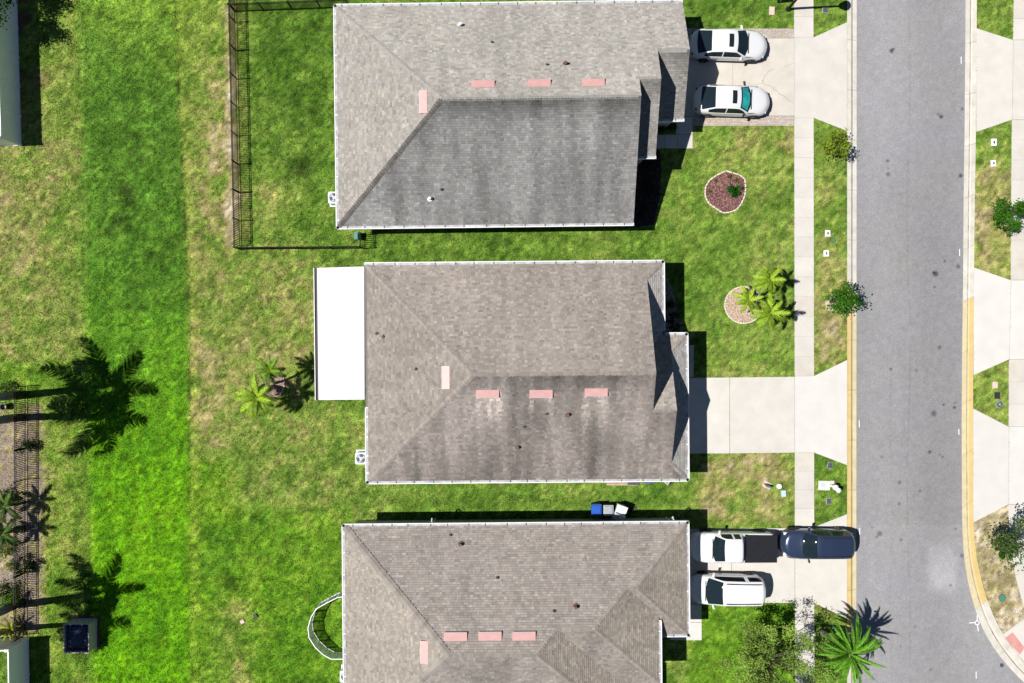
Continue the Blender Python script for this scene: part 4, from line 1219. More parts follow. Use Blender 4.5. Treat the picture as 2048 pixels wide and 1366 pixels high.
shrub("shrub", "round dark shrub pressed against the fence inside the left strip", "shrub", (62, 893), .48, 1.0, (38, 66, 24), 900, .08, trunk=False, seed=31)
shrub("shrub", "dark spiky shrub against the lower fence pickets", "shrub", (60, 1126), .62, 1.1, (40, 62, 26), 1000, .10, trunk=False, seed=32)
shrub("shrub", "yellowish shrub left of the lower fence pickets", "shrub", (28, 1130), .35, .5, (120, 140, 50), 500, .08, trunk=False, seed=33)
shrub("shrub", "bright green bush at left edge above the leaning palm", "shrub", (22, 1186), .85, 1.3, (88, 128, 34), 1600, .12, trunk=False, seed=34)
shrub("shrub", "leafy green bush at left edge above the fence's top end", "shrub", (14, 778), .6, .9, (96, 130, 50), 1100, .10, trunk=False, seed=35)
shrub("shrub", "pale yellow bush at left edge, halfway down the strip", "shrub", (10, 1090), .7, .8, (126, 150, 60), 1000, .10, trunk=False, seed=36)
shrub("shrub", "olive shrub at left edge beside the upper planted strip", "shrub", (12, 990), .6, 1.2, (90, 110, 30), 900, .12, trunk=False, seed=37)
shrub("broadleaf_tree", "leafy tree behind the white fence in the top left corner", "tree", (22, 40), 1.75, 4.9, (50, 86, 26), 5200, .17, seed=38, gaps=.30, crown_z=3.4)

# street trees and garden shrubs
shrub("young_tree", "young leafy tree on the kerb strip beside the top driveway", "tree", (1653, 300), .85, 2.4, (140, 164, 44), 900, .15, "young street trees", seed=41, gaps=.34)
shrub("young_tree", "young dark tree on the kerb strip with a stony ring", "tree", (1661, 604), .9, 2.7, (74, 130, 26), 1200, .15, "young street trees", seed=42, gaps=.34, zoff=.0)
shrub("young_tree", "young dense tree across the road beside the far pavement", "tree", (1990, 434), 1.0, 2.6, (74, 132, 28), 1500, .17, "young street trees", seed=43, gaps=.32)
shrub("oak_tree", "big feathery oak on the lawn below the white van", "tree", (1508, 1296), 3.1, 6.2, (158, 188, 84), 15000, .115, seed=44, gaps=.115, crown_z=3.6, nclump=90)
shrub("holly_tree", "dark leafy tree on the far corner by the bottom right pavement", "tree", (1992, 1098), 1.7, 4.6, (84, 112, 52), 2300, .15, seed=45, gaps=.22, crown_z=3.2, lean=(-.1, 1.2))
shrub("shrub", "small green sucker bush below the dark corner tree", "shrub", (2008, 1108), .45, .7, (60, 116, 24), 500, .11, trunk=False, seed=46)
shrub("shrub", "round dark green bush in the red mulch bed", "shrub", (1467, 384), .42, .7, (44, 116, 22), 900, .09, trunk=False, seed=47, zoff=.03)
for i, (x, y, l) in enumerate(((1430, 362, "tiny yellow green plant nearest the mulch bed's upper left edge"), (1457, 353, "tiny yellow green plant at the top of the mulch bed"),
                               (1472, 361, "tiny yellow green plant above the dark bush in the mulch bed"), (1419, 383, "tiny yellow green plant at the left of the mulch bed"))):
    shrub("seedling", l, "plant", (x, y), .13, .2, (120, 130, 30), 90, .07, "seedlings in the mulch bed", trunk=False, seed=50 + i, zoff=.03)
for i, (x, y, r, l) in enumerate(((1338, 612, .35, "dark shrub at the top of the shaded front bed, middle house"), (1345, 636, .4, "dark shrub in the middle of the shaded front bed, middle house"), (1350, 656, .4, "dark shrub at the bottom of the shaded front bed, middle house"))):
    shrub("shrub", l, "shrub", (x, y), r, .6, (50, 76, 34), 500, .08, "shrubs in the shaded front bed", trunk=False, seed=60 + i, zoff=.02)
for i, (x, y, l) in enumerate(((1300, 326, "dark reddish shrub just below the front path, top house"), (1297, 372, "dark shrub in shade, middle of the top house's front wall"), (1290, 420, "dark shrub in shade near the top house's front corner"))):
    shrub("shrub", l, "shrub", (x, y), .5, .8, (62, 58, 52), 700, .09, "shrubs under the top house's front wall", trunk=False, seed=70 + i, zoff=.02)
shrub("shrub", "dark clipped shrub between top house's garage wall and front path", "shrub", (1330, 257), .5, .8, (30, 42, 30), 900, .08, trunk=False, seed=75, spread=(1.6, .7))

# ------------------------------------------------------------------ planted beds
def bed(label, poly, colset, chip, n, edge=None, seed=1, edge_n=2, ring=None):
    rs = np.random.default_rng(seed)
    c = P(*np.array(poly).mean(0)); root = tag(empty("flower_bed", c), label, "flower bed")
    b = MB(); b.prism([(P(x, y).x - c.x, P(x, y).y - c.y) for x, y in poly], -.05, .022); b.build("soil", [M["soil_brown"]], root)
    a = np.array(poly); lo = a.min(0); hi = a.max(0)
    q = rs.uniform(lo, hi, (n * 3, 2)); q = q[inpoly(q[:, 0], q[:, 1], poly)][:n]
    C = np.stack([(q[:, 0] - 1024) / S - c.x, (683 - q[:, 1]) / S - c.y, rs.uniform(.024, .045, len(q))], -1)
    m = len(C)
    an = rs.uniform(0, 6.28, m); l = chip[0] * rs.uniform(.5, 1.3, m); w = chip[1] * rs.uniform(.6, 1.3, m)
    dx = np.stack([np.cos(an), np.sin(an), rs.uniform(-.3, .3, m)], -1); dy = np.stack([-np.sin(an), np.cos(an), rs.uniform(-.4, .4, m)], -1)
    V = np.stack([C - dx * l[:, None] / 2 - dy * w[:, None] / 2, C + dx * l[:, None] / 2 - dy * w[:, None] / 2, C + dx * l[:, None] / 2 + dy * w[:, None] / 2, C - dx * l[:, None] / 2 + dy * w[:, None] / 2], 1)
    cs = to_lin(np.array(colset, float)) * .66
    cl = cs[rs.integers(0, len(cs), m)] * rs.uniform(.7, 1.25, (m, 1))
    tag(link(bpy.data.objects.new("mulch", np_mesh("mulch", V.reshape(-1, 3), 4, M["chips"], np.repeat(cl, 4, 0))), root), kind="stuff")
    if edge:
        pts = [P(x, y) - c for x, y in poly]
        if ring: pts = [P(x, y) - c for x, y in ring]
        N = len(pts)
        for i in range(N if not ring else N - 1):
            A, B = pts[i], pts[(i + 1) % N]
            for k in range(edge_n):
                p = A.lerp(B, (k + .5) / edge_n); d = (B - A); L = d.length / edge_n
                q = MB(); q.box((0, 0, .03), (L * .96, .09, .10), taper=.85); q.build("edging_stone", [M[edge]], root, loc=p, rz=math.atan2(d.y, d.x))
    return root
RED = [(140, 98, 96), (112, 74, 76), (166, 122, 116), (90, 62, 64), (190, 152, 142), (128, 88, 88)]
TAN = [(226, 200, 176), (206, 176, 152), (236, 216, 198), (190, 160, 140), (216, 190, 172)]
bed("red mulch bed with a pale stone edge on the top house's lawn", BED_MULCH, RED, (.10, .035), 5200, "edging_stone", 5)
bed("round bed of pale pinkish gravel on the middle house's front lawn", BED_PALM, TAN, (.06, .045), 5200, "edging_stone", 6, 2)
bed("round bed with pink brick edging in the middle house's back yard", BED_BACK, [(206, 172, 156), (186, 156, 146), (160, 132, 124), (216, 190, 170), (140, 120, 112)], (.07, .04), 2600, "pad_pink", 7, 2)
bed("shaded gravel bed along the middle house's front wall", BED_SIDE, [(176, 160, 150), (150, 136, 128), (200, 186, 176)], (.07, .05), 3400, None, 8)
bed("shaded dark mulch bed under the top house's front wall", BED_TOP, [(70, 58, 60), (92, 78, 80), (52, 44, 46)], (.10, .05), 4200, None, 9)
bed("small stony ring at the foot of the dark kerb tree", BED_TREE, [(240, 220, 206), (216, 190, 176), (190, 170, 160)], (.09, .07), 500, None, 10)

# ------------------------------------------------------------------ vehicles
def interp(x, pts):
    xs_, ys_ = zip(*pts)
    return np.interp(x, xs_, ys_)

def vehicle(name, label, cat, gx, gy, yaw, sp, group=None):
    root = tag(empty(name, P(gx, gy), yaw), label, cat, group)
    root.location.z = .038
    top, half, roofw, belt = sp['top'], sp['half'], sp['roofw'], sp['belt']
    x0, x1 = top[0][0], top[-1][0]
    key = sorted(set([p[0] for p in top] + [p[0] for p in half] + [p[0] for p in roofw] + list(np.linspace(x0, x1, 33)) + list(sp['ws']) + list(sp['rw']) + [w for ww in sp['sw'] for w in ww]))
    xs_ = [key[0]]
    for k in key[1:]:
        if k - xs_[-1] > .012: xs_.append(k)
    xs_ = np.array(xs_)
    ws, rw = sp['ws'], sp['rw']
    def sm(pts):          # rounded version of the control curve
        dense = np.linspace(x0, x1, 400); y = interp(dense, pts)
        k = 9; yy = np.convolve(np.pad(y, k, mode='edge'), np.ones(2 * k + 1) / (2 * k + 1), 'valid')
        return lambda v: np.interp(v, dense, yy)
    T, W, R, Bf = sm(top), sm(half), sm(roofw), sm(belt)
    rings = []
    for x in xs_:
        t, w, r, bl = float(T(x)), float(W(x)), float(R(x)), float(Bf(x))
        bl = min(bl, t - .05); r = min(r, w * .9)
        cab = max(0.0, t - bl - .05)
        ze = t - .03 - .03 * min(1, cab / .3)
        rings.append([(w * .88, .20), (w * .985, .38), (w, .62), (w * .985, bl - .06), (w * .955, bl), (w * .94 if cab > .08 else w * .90, bl + .015 + (.0 if cab > .08 else (t - bl) * .3)),
                      (r + .045, max(bl + .02, ze - .045)), (r - .03, ze), (r * .62, t - .008), (r * .3, t - .001), (0, t)])
    NR = len(rings[0]); n = len(xs_)
    def vid(i, j, s): return (i * NR + j) * 2 + s
    V = []
    for i, x in enumerate(xs_):
        for (y, z) in rings[i]:
            bow = float(np.interp(x, [x0, x0 + .35, rw[0], rw[1], ws[0], ws[1], (ws[1] + x1) / 2, x1 - .3, x1], [.22, .14, .12, .03, -.09, -.26, -.14, -.24 * sp.get('bow', 1), -.38 * sp.get('bow', 1)])) * (y / .9) ** 2
            V += [(x + bow, y, z), (x + bow, -y, z)]
    def mid(a, b): return (xs_[a] + xs_[b]) / 2
    parts = {'body': [], 'windshield': [], 'rear_window': [], 'side_window_l': [], 'side_window_r': [], 'sunroof': []}
    ws, rw = sp['ws'], sp['rw']
    for i in range(n - 1):
        m = mid(i, i + 1)
        for j in range(NR - 1):
            for s in (0, 1):
                f = (vid(i, j, s), vid(i + 1, j, s), vid(i + 1, j + 1, s), vid(i, j + 1, s))
                f = f if s == 1 else f[::-1]
                key = 'body'
                if j >= 7 and ws[0] < m < ws[1]: key = 'windshield'
                elif j >= 7 and rw[0] < m < rw[1]: key = 'rear_window'
                elif j == 5 and any(a < m < b_ for a, b_ in sp['sw']): key = 'side_window_l' if s == 0 else 'side_window_r'
                elif j >= 8 and sp.get('sun') and sp['sun'][0] < m < sp['sun'][1]: key = 'sunroof'
                parts[key].append(f)
    parts['body'].append(tuple([vid(n - 1, j, 0) for j in range(NR)] + [vid(n - 1, j, 1) for j in range(NR - 2, -1, -1)]))
    parts['body'].append(tuple([vid(0, j, 1) for j in range(NR)] + [vid(0, j, 0) for j in range(NR - 2, -1, -1)]))
    for i in range(n - 1):
        parts['body'].append((vid(i, 0, 0), vid(i, 0, 1), vid(i + 1, 0, 1), vid(i + 1, 0, 0)))
    paint = M[sp['paint']]
    for kname, fs in parts.items():
        if not fs: continue
        ids = sorted(set(i for f in fs for i in f)); mp = {o: k for k, o in enumerate(ids)}
        nm = 'side_window' if kname.startswith('side_window') else kname
        obj(nm, [V[i] for i in ids], [tuple(mp[i] for i in f) for f in fs], [paint if nm == 'body' else M['glass_dark']], root, smooth=True)
    # wheels, arches, lights, mirrors
    wr = sp.get('wr', .33)
    q = MB()
    for k in range(20):
        a0, a1 = 2 * math.pi * k / 20, 2 * math.pi * (k + 1) / 20
        prof = [(wr * .62, -.10), (wr * .97, -.10), (wr, -.07), (wr, .07), (wr * .97, .10), (wr * .62, .10)]
        for (ra, ya), (rb, yb) in zip(prof[:-1], prof[1:]):
            q.add([(ra * math.cos(a0), ya, ra * math.sin(a0)), (ra * math.cos(a1), ya, ra * math.sin(a1)), (rb * math.cos(a1), yb, rb * math.sin(a1)), (rb * math.cos(a0), yb, rb * math.sin(a0))], [(0, 1, 2, 3)])
    tm = q.mesh("tyre", [M["tyre"]], True)
    q = MB()
    for k in range(5):
        a = 2 * math.pi * k / 5
        q.add([(math.cos(a + d) * r, y, math.sin(a + d) * r) for d, r, y in ((-.5, .05, .07), (-.16, wr * .62, .09), (.16, wr * .62, .09), (.5, .05, .07))], [(0, 1, 2, 3)])
        q.add([(math.cos(a + d) * r, -y, math.sin(a + d) * r) for d, r, y in ((-.5, .05, .07), (-.16, wr * .62, .09), (.16, wr * .62, .09), (.5, .05, .07))], [(3, 2, 1, 0)])
    rm = q.mesh("rim", [M[sp.get('rim', 'rim')]])
    for wx in sp['wheels']:
        for s in (-1, 1):
            yy = s * (float(W(wx)) - .075)
            wobj = empty("wheel", (wx, yy, wr - .003), 0, root)
            inst("tyre", tm, wobj); inst("rim", rm, wobj)
            b = MB()
            pts = [(wr * 1.22 * math.cos(a), wr * 1.22 * math.sin(a)) for a in np.linspace(0, math.pi, 13)]
            vs = [(wx + px_, s * (float(W(wx)) + .004), wr + pz) for px_, pz in pts] + [(wx + px_ * .8, s * (float(W(wx)) + .004), wr + pz * .8) for px_, pz in pts]
            b.add(vs, [(k, k + 1, 14 + k, 13 + k) for k in range(12)])
            b.build("wheel_arch", [M["black_plastic"]], root)
    for s in (-1, 1):
        mx, mz = sp['mirror']
        wy = float(W(mx))
        b = MB()
        b.add([(mx + a, s * (wy + c), mz + d) for a, c, d in ((.03, -.10, -.05), (-.03, .19, -.06), (-.14, .20, -.05), (-.10, -.02, -.04), (.03, -.10, .03), (-.02, .17, .09), (-.13, .18, .09), (-.10, -.02, .05))],
              [(4, 5, 6, 7), (0, 3, 2, 1), (0, 1, 5, 4), (1, 2, 6, 5), (2, 3, 7, 6), (3, 0, 4, 7)])
        b.build("wing_mirror", [M[sp.get('mirror_mat', sp['paint'])]], root)
        hx = x1 - .16; hy = float(W(hx)) - .12
        b = MB(); b.box((hx - .20, s * (hy - .02), sp['hz'] - .04), (.30, .20, .12), taper=.75); b.build("headlight", [M["lamp_clear"]], root, rz=0)
        tx = x0 + .10; ty = float(W(tx)) - .10
        b = MB(); b.box((tx + .10, s * (ty - .02), sp['tz'] - .05), (.16, .22, .12), taper=.8); b.build("tail_light", [M["lamp_red"]], root)
    b = MB(); b.box((x1 - .02, 0, .36), (.10, float(W(x1 - .05)) * 1.3, .16)); b.build("grille", [M["black_plastic"]], root)
    b = MB(); b.box((ws[1] - .03, 0, float(T(ws[1])) + .012), (.05, float(R(ws[1])) * 1.5, .015)); b.build("cowl", [M["black_plastic"]], root)
    return root, T, R, W

def sedan(label, gx, gy, yaw, rim='rim', mirror='car_white', L=4.95, hw=.93):
    k = L / 4.9
    sp = dict(paint='car_white', rim=rim, mirror_mat=mirror,
        top=[(-2.45 * k, .62), (-2.40 * k, .86), (-2.30 * k, .99), (-2.05 * k, 1.07), (-1.18 * k, 1.37), (-.4 * k, 1.45), (.15 * k, 1.43), (.42 * k, 1.38), (1.16 * k, 1.03), (1.45 * k, .98), (2.15 * k, .83), (2.36 * k, .70), (2.45 * k, .52)],
        half=[(-2.45 * k, .62), (-2.30 * k, .80), (-1.9 * k, .90), (-1.2 * k, hw), (1.2 * k, hw), (1.9 * k, .90), (2.2 * k, .84), (2.38 * k, .72), (2.45 * k, .60)],
        roofw=[(-2.45 * k, .60), (-2.05 * k, .76), (-1.2 * k, .66), (.42 * k, .67), (1.18 * k, .85), (1.9 * k, .76), (2.45 * k, .50)],
        belt=[(-2.45, .78), (-1.8, .95), (0, .93), (1.3, .90), (2.45, .6)],
        ws=(.42 * k, 1.16 * k), rw=(-2.05 * k, -1.20 * k), sw=[(-1.62 * k, -.46 * k), (-.40 * k, .90 * k)], sun=(-.22 * k, .18 * k),
        wheels=(-1.45 * k, 1.42 * k), mirror=(.74 * k, .98), hz=.62, tz=.82)
    return vehicle("sedan", label, "car", gx, gy, yaw, sp, "white sedans on the top driveway")
sedan("white sedan parked nose to the road, nearer the picture's top", 1451, 98, math.radians(-1.6), 'rim_dark')
c2, T2, R2, W2 = sedan("white sedan with teal sunshade in its windshield, beside the paver strip", 1457.5, 208, math.radians(-1.8), 'rim', 'black_plastic', 4.85, .94)
# folded shade behind the glass
k = 4.85 / 4.9
vs = []; fs = []
for i in range(6):
    x = (.50 + (1.04 - .50) * i / 5) * k
    for j in range(5):
        y = (-1 + j / 2) * (float(R2(x)) - .10)
        vs.append((x - (.09 + .17 * i / 5) * (y / .9) ** 2, y, float(T2(x)) - .012 * abs(y / .6) ** 2 + .008))
for i in range(5):
    for j in range(4):
        fs.append((i * 5 + j, (i + 1) * 5 + j, (i + 1) * 5 + j + 1, i * 5 + j + 1))
obj("sunshade", vs, fs, [M["teal_shade"]], c2, smooth=True)

vehicle("delivery_van" if False else "minivan", "white minivan with dark roof rails parked beside the pickup truck", "van", 1447, 1171, math.pi + math.radians(-.6), dict(paint='car_white', rim='rim_dark', mirror_mat='car_white',
    top=[(-2.40, .75), (-2.36, 1.1), (-2.22, 1.58), (-2.0, 1.69), (-.8, 1.75), (.35, 1.71), (.55, 1.66), (1.42, 1.12), (1.6, 1.07), (2.12, .92), (2.32, .76), (2.40, .55)],
    half=[(-2.40, .66), (-2.25, .84), (-1.8, .92), (1.3, .95), (1.9, .92), (2.2, .84), (2.34, .72), (2.40, .60)],
    roofw=[(-2.4, .60), (-2.1, .70), (.5, .72), (1.45, .84), (2.0, .76), (2.4, .48)], belt=[(-2.4, 1.02), (0, 1.0), (1.5, .97), (2.4, .62)],
    ws=(.50, 1.46), rw=(-2.38, -2.20), sw=[(-1.98, -1.15), (-.92, 1.05)], wheels=(-1.42, 1.45), mirror=(1.0, 1.05), hz=.70, tz=1.0, wr=.34))
van = [o for o in bpy.data.objects if o.name == "minivan"][0]
for s in (-1, 1):
    b = MB(); b.tube([(-1.9, s * .60, 1.70), (-1.7, s * .60, 1.75), (.1, s * .62, 1.77), (.3, s * .62, 1.72)], .022, 6); b.build("roof_rail", [M["black_plastic"]], van)

suv, Ts, Rs, Ws = vehicle("suv", "dark navy blue sport utility vehicle overhanging the kerb behind the pickup", "car", 1625, 1081.5, math.pi + math.radians(-.4), dict(paint='car_navy', rim='rim', mirror_mat='car_navy',
    top=[(-2.32, .70), (-2.28, 1.05), (-2.08, 1.48), (-1.85, 1.60), (-.6, 1.68), (.1, 1.66), (.35, 1.61), (1.10, 1.17), (1.3, 1.12), (2.0, .97), (2.22, .80), (2.32, .55)],
    half=[(-2.32, .62), (-2.15, .82), (-1.7, .91), (1.3, .93), (1.85, .90), (2.12, .82), (2.26, .70), (2.32, .58)],
    roofw=[(-2.32, .56), (-2.0, .66), (.3, .69), (1.15, .82), (1.9, .76), (2.32, .48)], belt=[(-2.32, 1.0), (0, 1.02), (1.3, 1.02), (2.32, .62)],
    ws=(.33, 1.12), rw=(-2.30, -2.02), sw=[(-1.7, -.62), (-.52, .85)], wheels=(-1.38, 1.38), mirror=(.70, 1.06), hz=.76, tz=1.0, wr=.35))
for s in (-1, 1):
    b = MB(); b.tube([(-1.75, s * .56, 1.60), (-1.6, s * .56, 1.66), (0, s * .58, 1.68), (.2, s * .58, 1.64)], .018, 6); b.build("roof_rail", [M["black_plastic"]], suv)

truck, Tt, Rt, Wt = vehicle("pickup_truck", "white crew cab pickup truck with black bed cover", "truck", 1458, 1087.5, math.pi + math.radians(-.3), dict(paint='car_white', rim='rim_dark', mirror_mat='car_white', bow=.6,
    top=[(-2.72, .72), (-2.70, 1.14), (-2.64, 1.17), (-.62, 1.19), (-.58, 1.22), (-.50, 1.68), (-.36, 1.76), (.2, 1.79), (.62, 1.77), (.78, 1.72), (1.36, 1.24), (1.5, 1.19), (2.3, 1.10), (2.58, .98), (2.70, .66)],
    half=[(-2.72, .86), (-2.6, .93), (-1.8, .95), (1.6, .96), (2.2, .93), (2.5, .86), (2.64, .74), (2.70, .66)],
    roofw=[(-2.72, .80), (-.66, .84), (-.5, .68), (.7, .68), (1.4, .83), (2.3, .80), (2.70, .60)], belt=[(-2.72, 1.06), (-.7, 1.08), (1.4, 1.08), (2.2, .98), (2.7, .72)],
    ws=(.74, 1.40), rw=(-.60, -.44), sw=[(-.34, .10), (.22, 1.0)], wheels=(-1.72, 1.62), mirror=(1.02, 1.20), hz=.86, tz=.92, wr=.38))
b = MB(); b.prism([(-2.66, -.84), (-2.66, .84), (-.66, .86), (-.66, -.86)], 1.15, 1.222); b.build("bed_cover", [M["tonneau"]], truck)

# ------------------------------------------------------------------ air conditioners
def ac(label, px, py, r=.36, m="ac_grey", z=.82):
    root = tag(empty("air_conditioner", P(px, py)), label, "air conditioner", "air conditioners behind the houses")
    b = MB()
    pts = []
    for cx, cy, a0 in ((1, 1, 0), (-1, 1, 90), (-1, -1, 180), (1, -1, 270)):
        for k in range(4):
            a = math.radians(a0 + k * 30); pts.append((cx * (r - .1) + .1 * math.cos(a), cy * (r - .1) + .1 * math.sin(a)))
    b.prism(pts, .08, z - .03, 1); b.prism([(x * 1.04, y * 1.04) for x, y in pts], z - .03, z + .02, 0); b.box((0, 0, .03), (2.5 * r, 2.5 * r, .09), 0)
    b.build("casing", [M[m], M["ac_grey"]], root)
    b = MB(); b.cyl((0, 0, z + .015), r * .80, .012, 24); b.build("fan_well", [M["ac_dark"]], root)
    b = MB()
    for k in range(3):
        a = math.radians(20 + 120 * k)
        b.add([(math.cos(a + d) * rr, math.sin(a + d) * rr, z + .032) for d, rr in ((-.3, .07), (-.42, r * .74), (.42, r * .74), (.3, .07))], [(0, 1, 2, 3)])
    b.cyl((0, 0, z + .026), .10, .02, 12); b.build("fan_blade", [M["ac_grey"]], root)
    b = MB()
    for rr in (.78, .5):
        b.tube([(math.cos(a) * r * rr, math.sin(a) * r * rr, z + .05) for a in np.linspace(0, 2 * math.pi, 25)], .008, 5, cap=False)
    b.box((0, 0, z + .05), (r * 1.6, .012, .01)); b.box((0, 0, z + .05), (.012, r * 1.6, .01)); b.build("fan_guard", [M["ac_dark"]], root)
    return root
ac("white air conditioner at the back of the top house", 674, 400); ac("grey air conditioner at the back of the middle house", 727, 913, m="ac_grey"); ac("grey air conditioner at the back of the bottom house", 697, 1342)

# ------------------------------------------------------------------ wheelie bins and things stored along the walls
def cart(label, px, py, mb, ml, h=1.0, w=.52, rz=0.0, lid_open=0.0, group="wheeled bins beside the bottom house"):
    root = tag(empty("wheeled_bin", P(px, py), rz), label, "bin", group)
    b = MB(); b.box((0, 0, .09 + (h - .12) / 2), (w * .84, w * .9, h - .12), 0)
    top = [i for i in range(4, 8)]
    v = [list(q) for q in b.v]
    for i in top: v[i][0] *= 1.19; v[i][1] *= 1.15
    b.v = [tuple(q) for q in v]; b.build("bin_body", [M[mb]], root)
    b = MB()
    b.box((0, 0, 0), (w * 1.06, w * 1.12, .05)); b.box((0, .02, .04), (w * .9, w * .85, .04), taper=.86)
    lid = b.build("lid", [M[ml]], root, loc=(0, 0, h))
    if lid_open: lid.location = (0, -w * .5 - .1, h - .12); lid.rotation_euler = (lid_open, 0, 0)
    b = MB(); b.tube([(-w * .42, -w * .62, h - .04), (w * .42, -w * .62, h - .04)], .018, 6); b.build("handle", [M[mb]], root)
    for s in (-1, 1):
        b = MB(); b.tube([(s * w * .36, -w * .42, .11), (s * w * .46, -w * .42, .11)], .11, 12); b.build("wheel", [M["tyre"]], root)
    return root
cart("blue bin with bright blue lid beside the bottom house", 1189.5, 1013, "bin_navy", "bin_blue", .95, .6)
cart("grey bin in the middle of three beside the bottom house", 1213, 1014.5, "bin_navy", "bin_grey", .95, .6)
cart("pale grey bin with its lid open, rightmost beside the bottom house", 1238, 1016, "bin_white", "bin_white", 1.0, .68, -.35, 0.9)

def crate(name, label, cat, px, py, d, z, m, rz=0, m2=None):
    root = tag(empty(name, P(px, py), rz), label, cat)
    b = MB(); b.box((0, 0, z / 2), (d[0], d[1], z), taper=1.06); b.build("box_body", [M[m]], root)
    b = MB(); b.box((0, 0, z + .02), (d[0] * 1.12, d[1] * 1.12, .05)); b.box((0, 0, z + .055), (d[0] * .9, d[1] * .85, .03), taper=.9); b.build("box_lid", [M[m2 or m]], root)
    for s in (-1, 1):
        b = MB(); b.box((s * d[0] * .57, 0, z - .03), (.04, .16, .05)); b.build("handle", [M[m2 or m]], root)
    return root
crate("storage_box", "dark grey storage box against the middle house's side wall", "box", 1264, 958, (.70, .42), .75, "bin_grey", m2="dark_cover")
crate("storage_box", "bright blue storage box against the middle house's side wall", "box", 1294, 956.5, (.56, .34), .6, "bin_blue")
root = tag(empty("plank", P(1238, 960.5)), "pale timber planks lying along the middle house's side wall", "planks")
for i in range(3):
    b = MB(); b.box((.1 * i, .07 - .16 * i, .05), (2.6 - .3 * i, .14, .05)); b.build("board", [M["wood_pale"]], root)
root = tag(empty("folding_sign", P(1328, 962)), "white folded board leaning on the middle house's side wall", "board")
b = MB(); b.add([(-.25, .1, .02), (.22, .1, .02), (.25, -.3, .02), (-.2, .22, 1.2), (.2, .22, 1.2)], [(0, 1, 4, 3), (1, 2, 4), (0, 3, 2), (2, 3, 4), (0, 2, 1)]); b.build("panel", [M["cover_white"]], root)
b = MB(); b.box((0, .12, .01), (.5, .06, .03)); b.build("foot", [M["cover_white"]], root)
crate("hose_box", "teal green hose box tucked beside the fence gate of top house", "hose box", 716, 474, (.22, .42), .6, "teal_plastic")
# bin rail: open garden trellis lying by the bins
root = tag(empty("garden_trellis", P(1260, 1020), .08), "dark lattice trellis lying right of the wheeled bins", "trellis")
for i in range(5):
    b = MB(); b.box((0, -.2 + .1 * i, .05), (.9, .025, .03)); b.build("slat", [M["bark_brown"]], root)
for i in range(8):
    b = MB(); b.box((-.4 + .115 * i, 0, .08), (.025, .45, .025)); b.build("slat", [M["bark_brown"]], root)

# ------------------------------------------------------------------ pet pen
pen_pts = [(700, 1181), (682, 1184), (660, 1195), (641, 1206), (631, 1222), (625, 1243), (627, 1262), (639, 1281), (654, 1295), (670, 1304), (700, 1304)]
fm, nt, bs = nt_of("pen_mesh"); bs.inputs["Base Color"].default_value = (.55, .62, .66, 1)
tr = nt.nodes.new("ShaderNodeBsdfTransparent"); mx = nt.nodes.new("ShaderNodeMixShader"); mx.inputs[0].default_value = .62
nt.links.new(tr.outputs[0], mx.inputs[1]); nt.links.new(bs.outputs[0], mx.inputs[2]); nt.links.new(mx.outputs[0], nt.nodes["Material Output"].inputs["Surface"])
base = P(640, 1245)
pen = tag(empty("pet_pen", base), "half round white pet pen joined to the bottom house's back wall", "pen")
ph = 1.1
for (a, c) in zip(pen_pts[:-1], pen_pts[1:]):
    A = P(*a) - base; C = P(*c) - base; d = C - A; L = d.length; rz = math.atan2(d.y, d.x)
    q = MB()
    for z in (.04, ph): q.box((L / 2, 0, z), (L, .05, .06))
    for x in (.02, L - .02): q.box((x, 0, ph / 2), (.05, .05, ph))
    pn = q.build("panel", [M["white_trim"]], pen, loc=A, rz=rz)
    obj("mesh_screen", [(0, .0, .06), (L, .0, .06), (L, .0, ph), (0, .0, ph)], [(0, 1, 2, 3)], [fm], pn)
    nb = max(2, int(L / .22))
    for i in range(1, nb):
        q = MB(); q.box((L * i / nb, -.012, ph / 2), (.022, .014, ph - .06)); q.build("bar", [M["black_metal"]], pn)

# ------------------------------------------------------------------ utility enclosure on the swale edge
base = P(170, 1265)
ue_ = tag(empty("utility_enclosure", base), "tan open topped utility enclosure with dark blue tarp inside", "enclosure")
w, l, hh = 1.55, 1.80, 1.0
for nm, c, d in (("side_wall", (-w / 2, 0, hh / 2), (.05, l, hh)), ("side_wall", (w / 2, 0, hh / 2), (.05, l, hh)), ("end_wall", (0, -l / 2, hh / 2), (w - .05, .05, hh)), ("end_wall", (0, l / 2, hh / 2), (w - .05, .05, hh))):
    b = MB(); b.box(c, d); b.build(nm, [M["enclosure_tan"]], ue_)
for s in (-1, 1):
    for x in (-.36, .36):
        b = MB(); b.box((x, s * (l / 2 - .03), hh + .02), (.05, .12, .05)); b.build("clip", [M["white_trim"]], ue_)
    b = MB(); b.box((0, s * l / 2, hh + .012), (w + .06, .06, .02)); b.build("rim_strip", [M["pad_pink"]], ue_)
    b = MB(); b.box((s * w / 2, 0, hh + .012), (.06, l - .06, .02)); b.build("rim_strip", [M["pad_pink"]], ue_)
vs = []; nx = 15; ny = 18
for j in range(ny):
    for i in range(nx):
        x = -.62 + 1.28 * i / (nx - 1); y = -.72 + 1.5 * j / (ny - 1)
        edge = min(i, nx - 1 - i, j, ny - 1 - j)
        vs.append((x, y, .90 + (.025 if (i + j) % 2 else -.02) - (.10 if edge == 0 else 0)))
fs = [(j * nx + i, j * nx + i + 1, (j + 1) * nx + i + 1, (j + 1) * nx + i) for j in range(ny - 1) for i in range(nx - 1)]
obj("tarp", vs, fs, [M["tarp_blue"]], ue_)
b = MB(); b.box((0, 0, .36), (1.05, 1.35, .70)); b.build("pump_box", [M["ac_dark"]], ue_)
b = MB(); b.box((.52, -.30, .84), (.16, .36, .10)); b.build("control_box", [M["bin_grey"]], ue_)
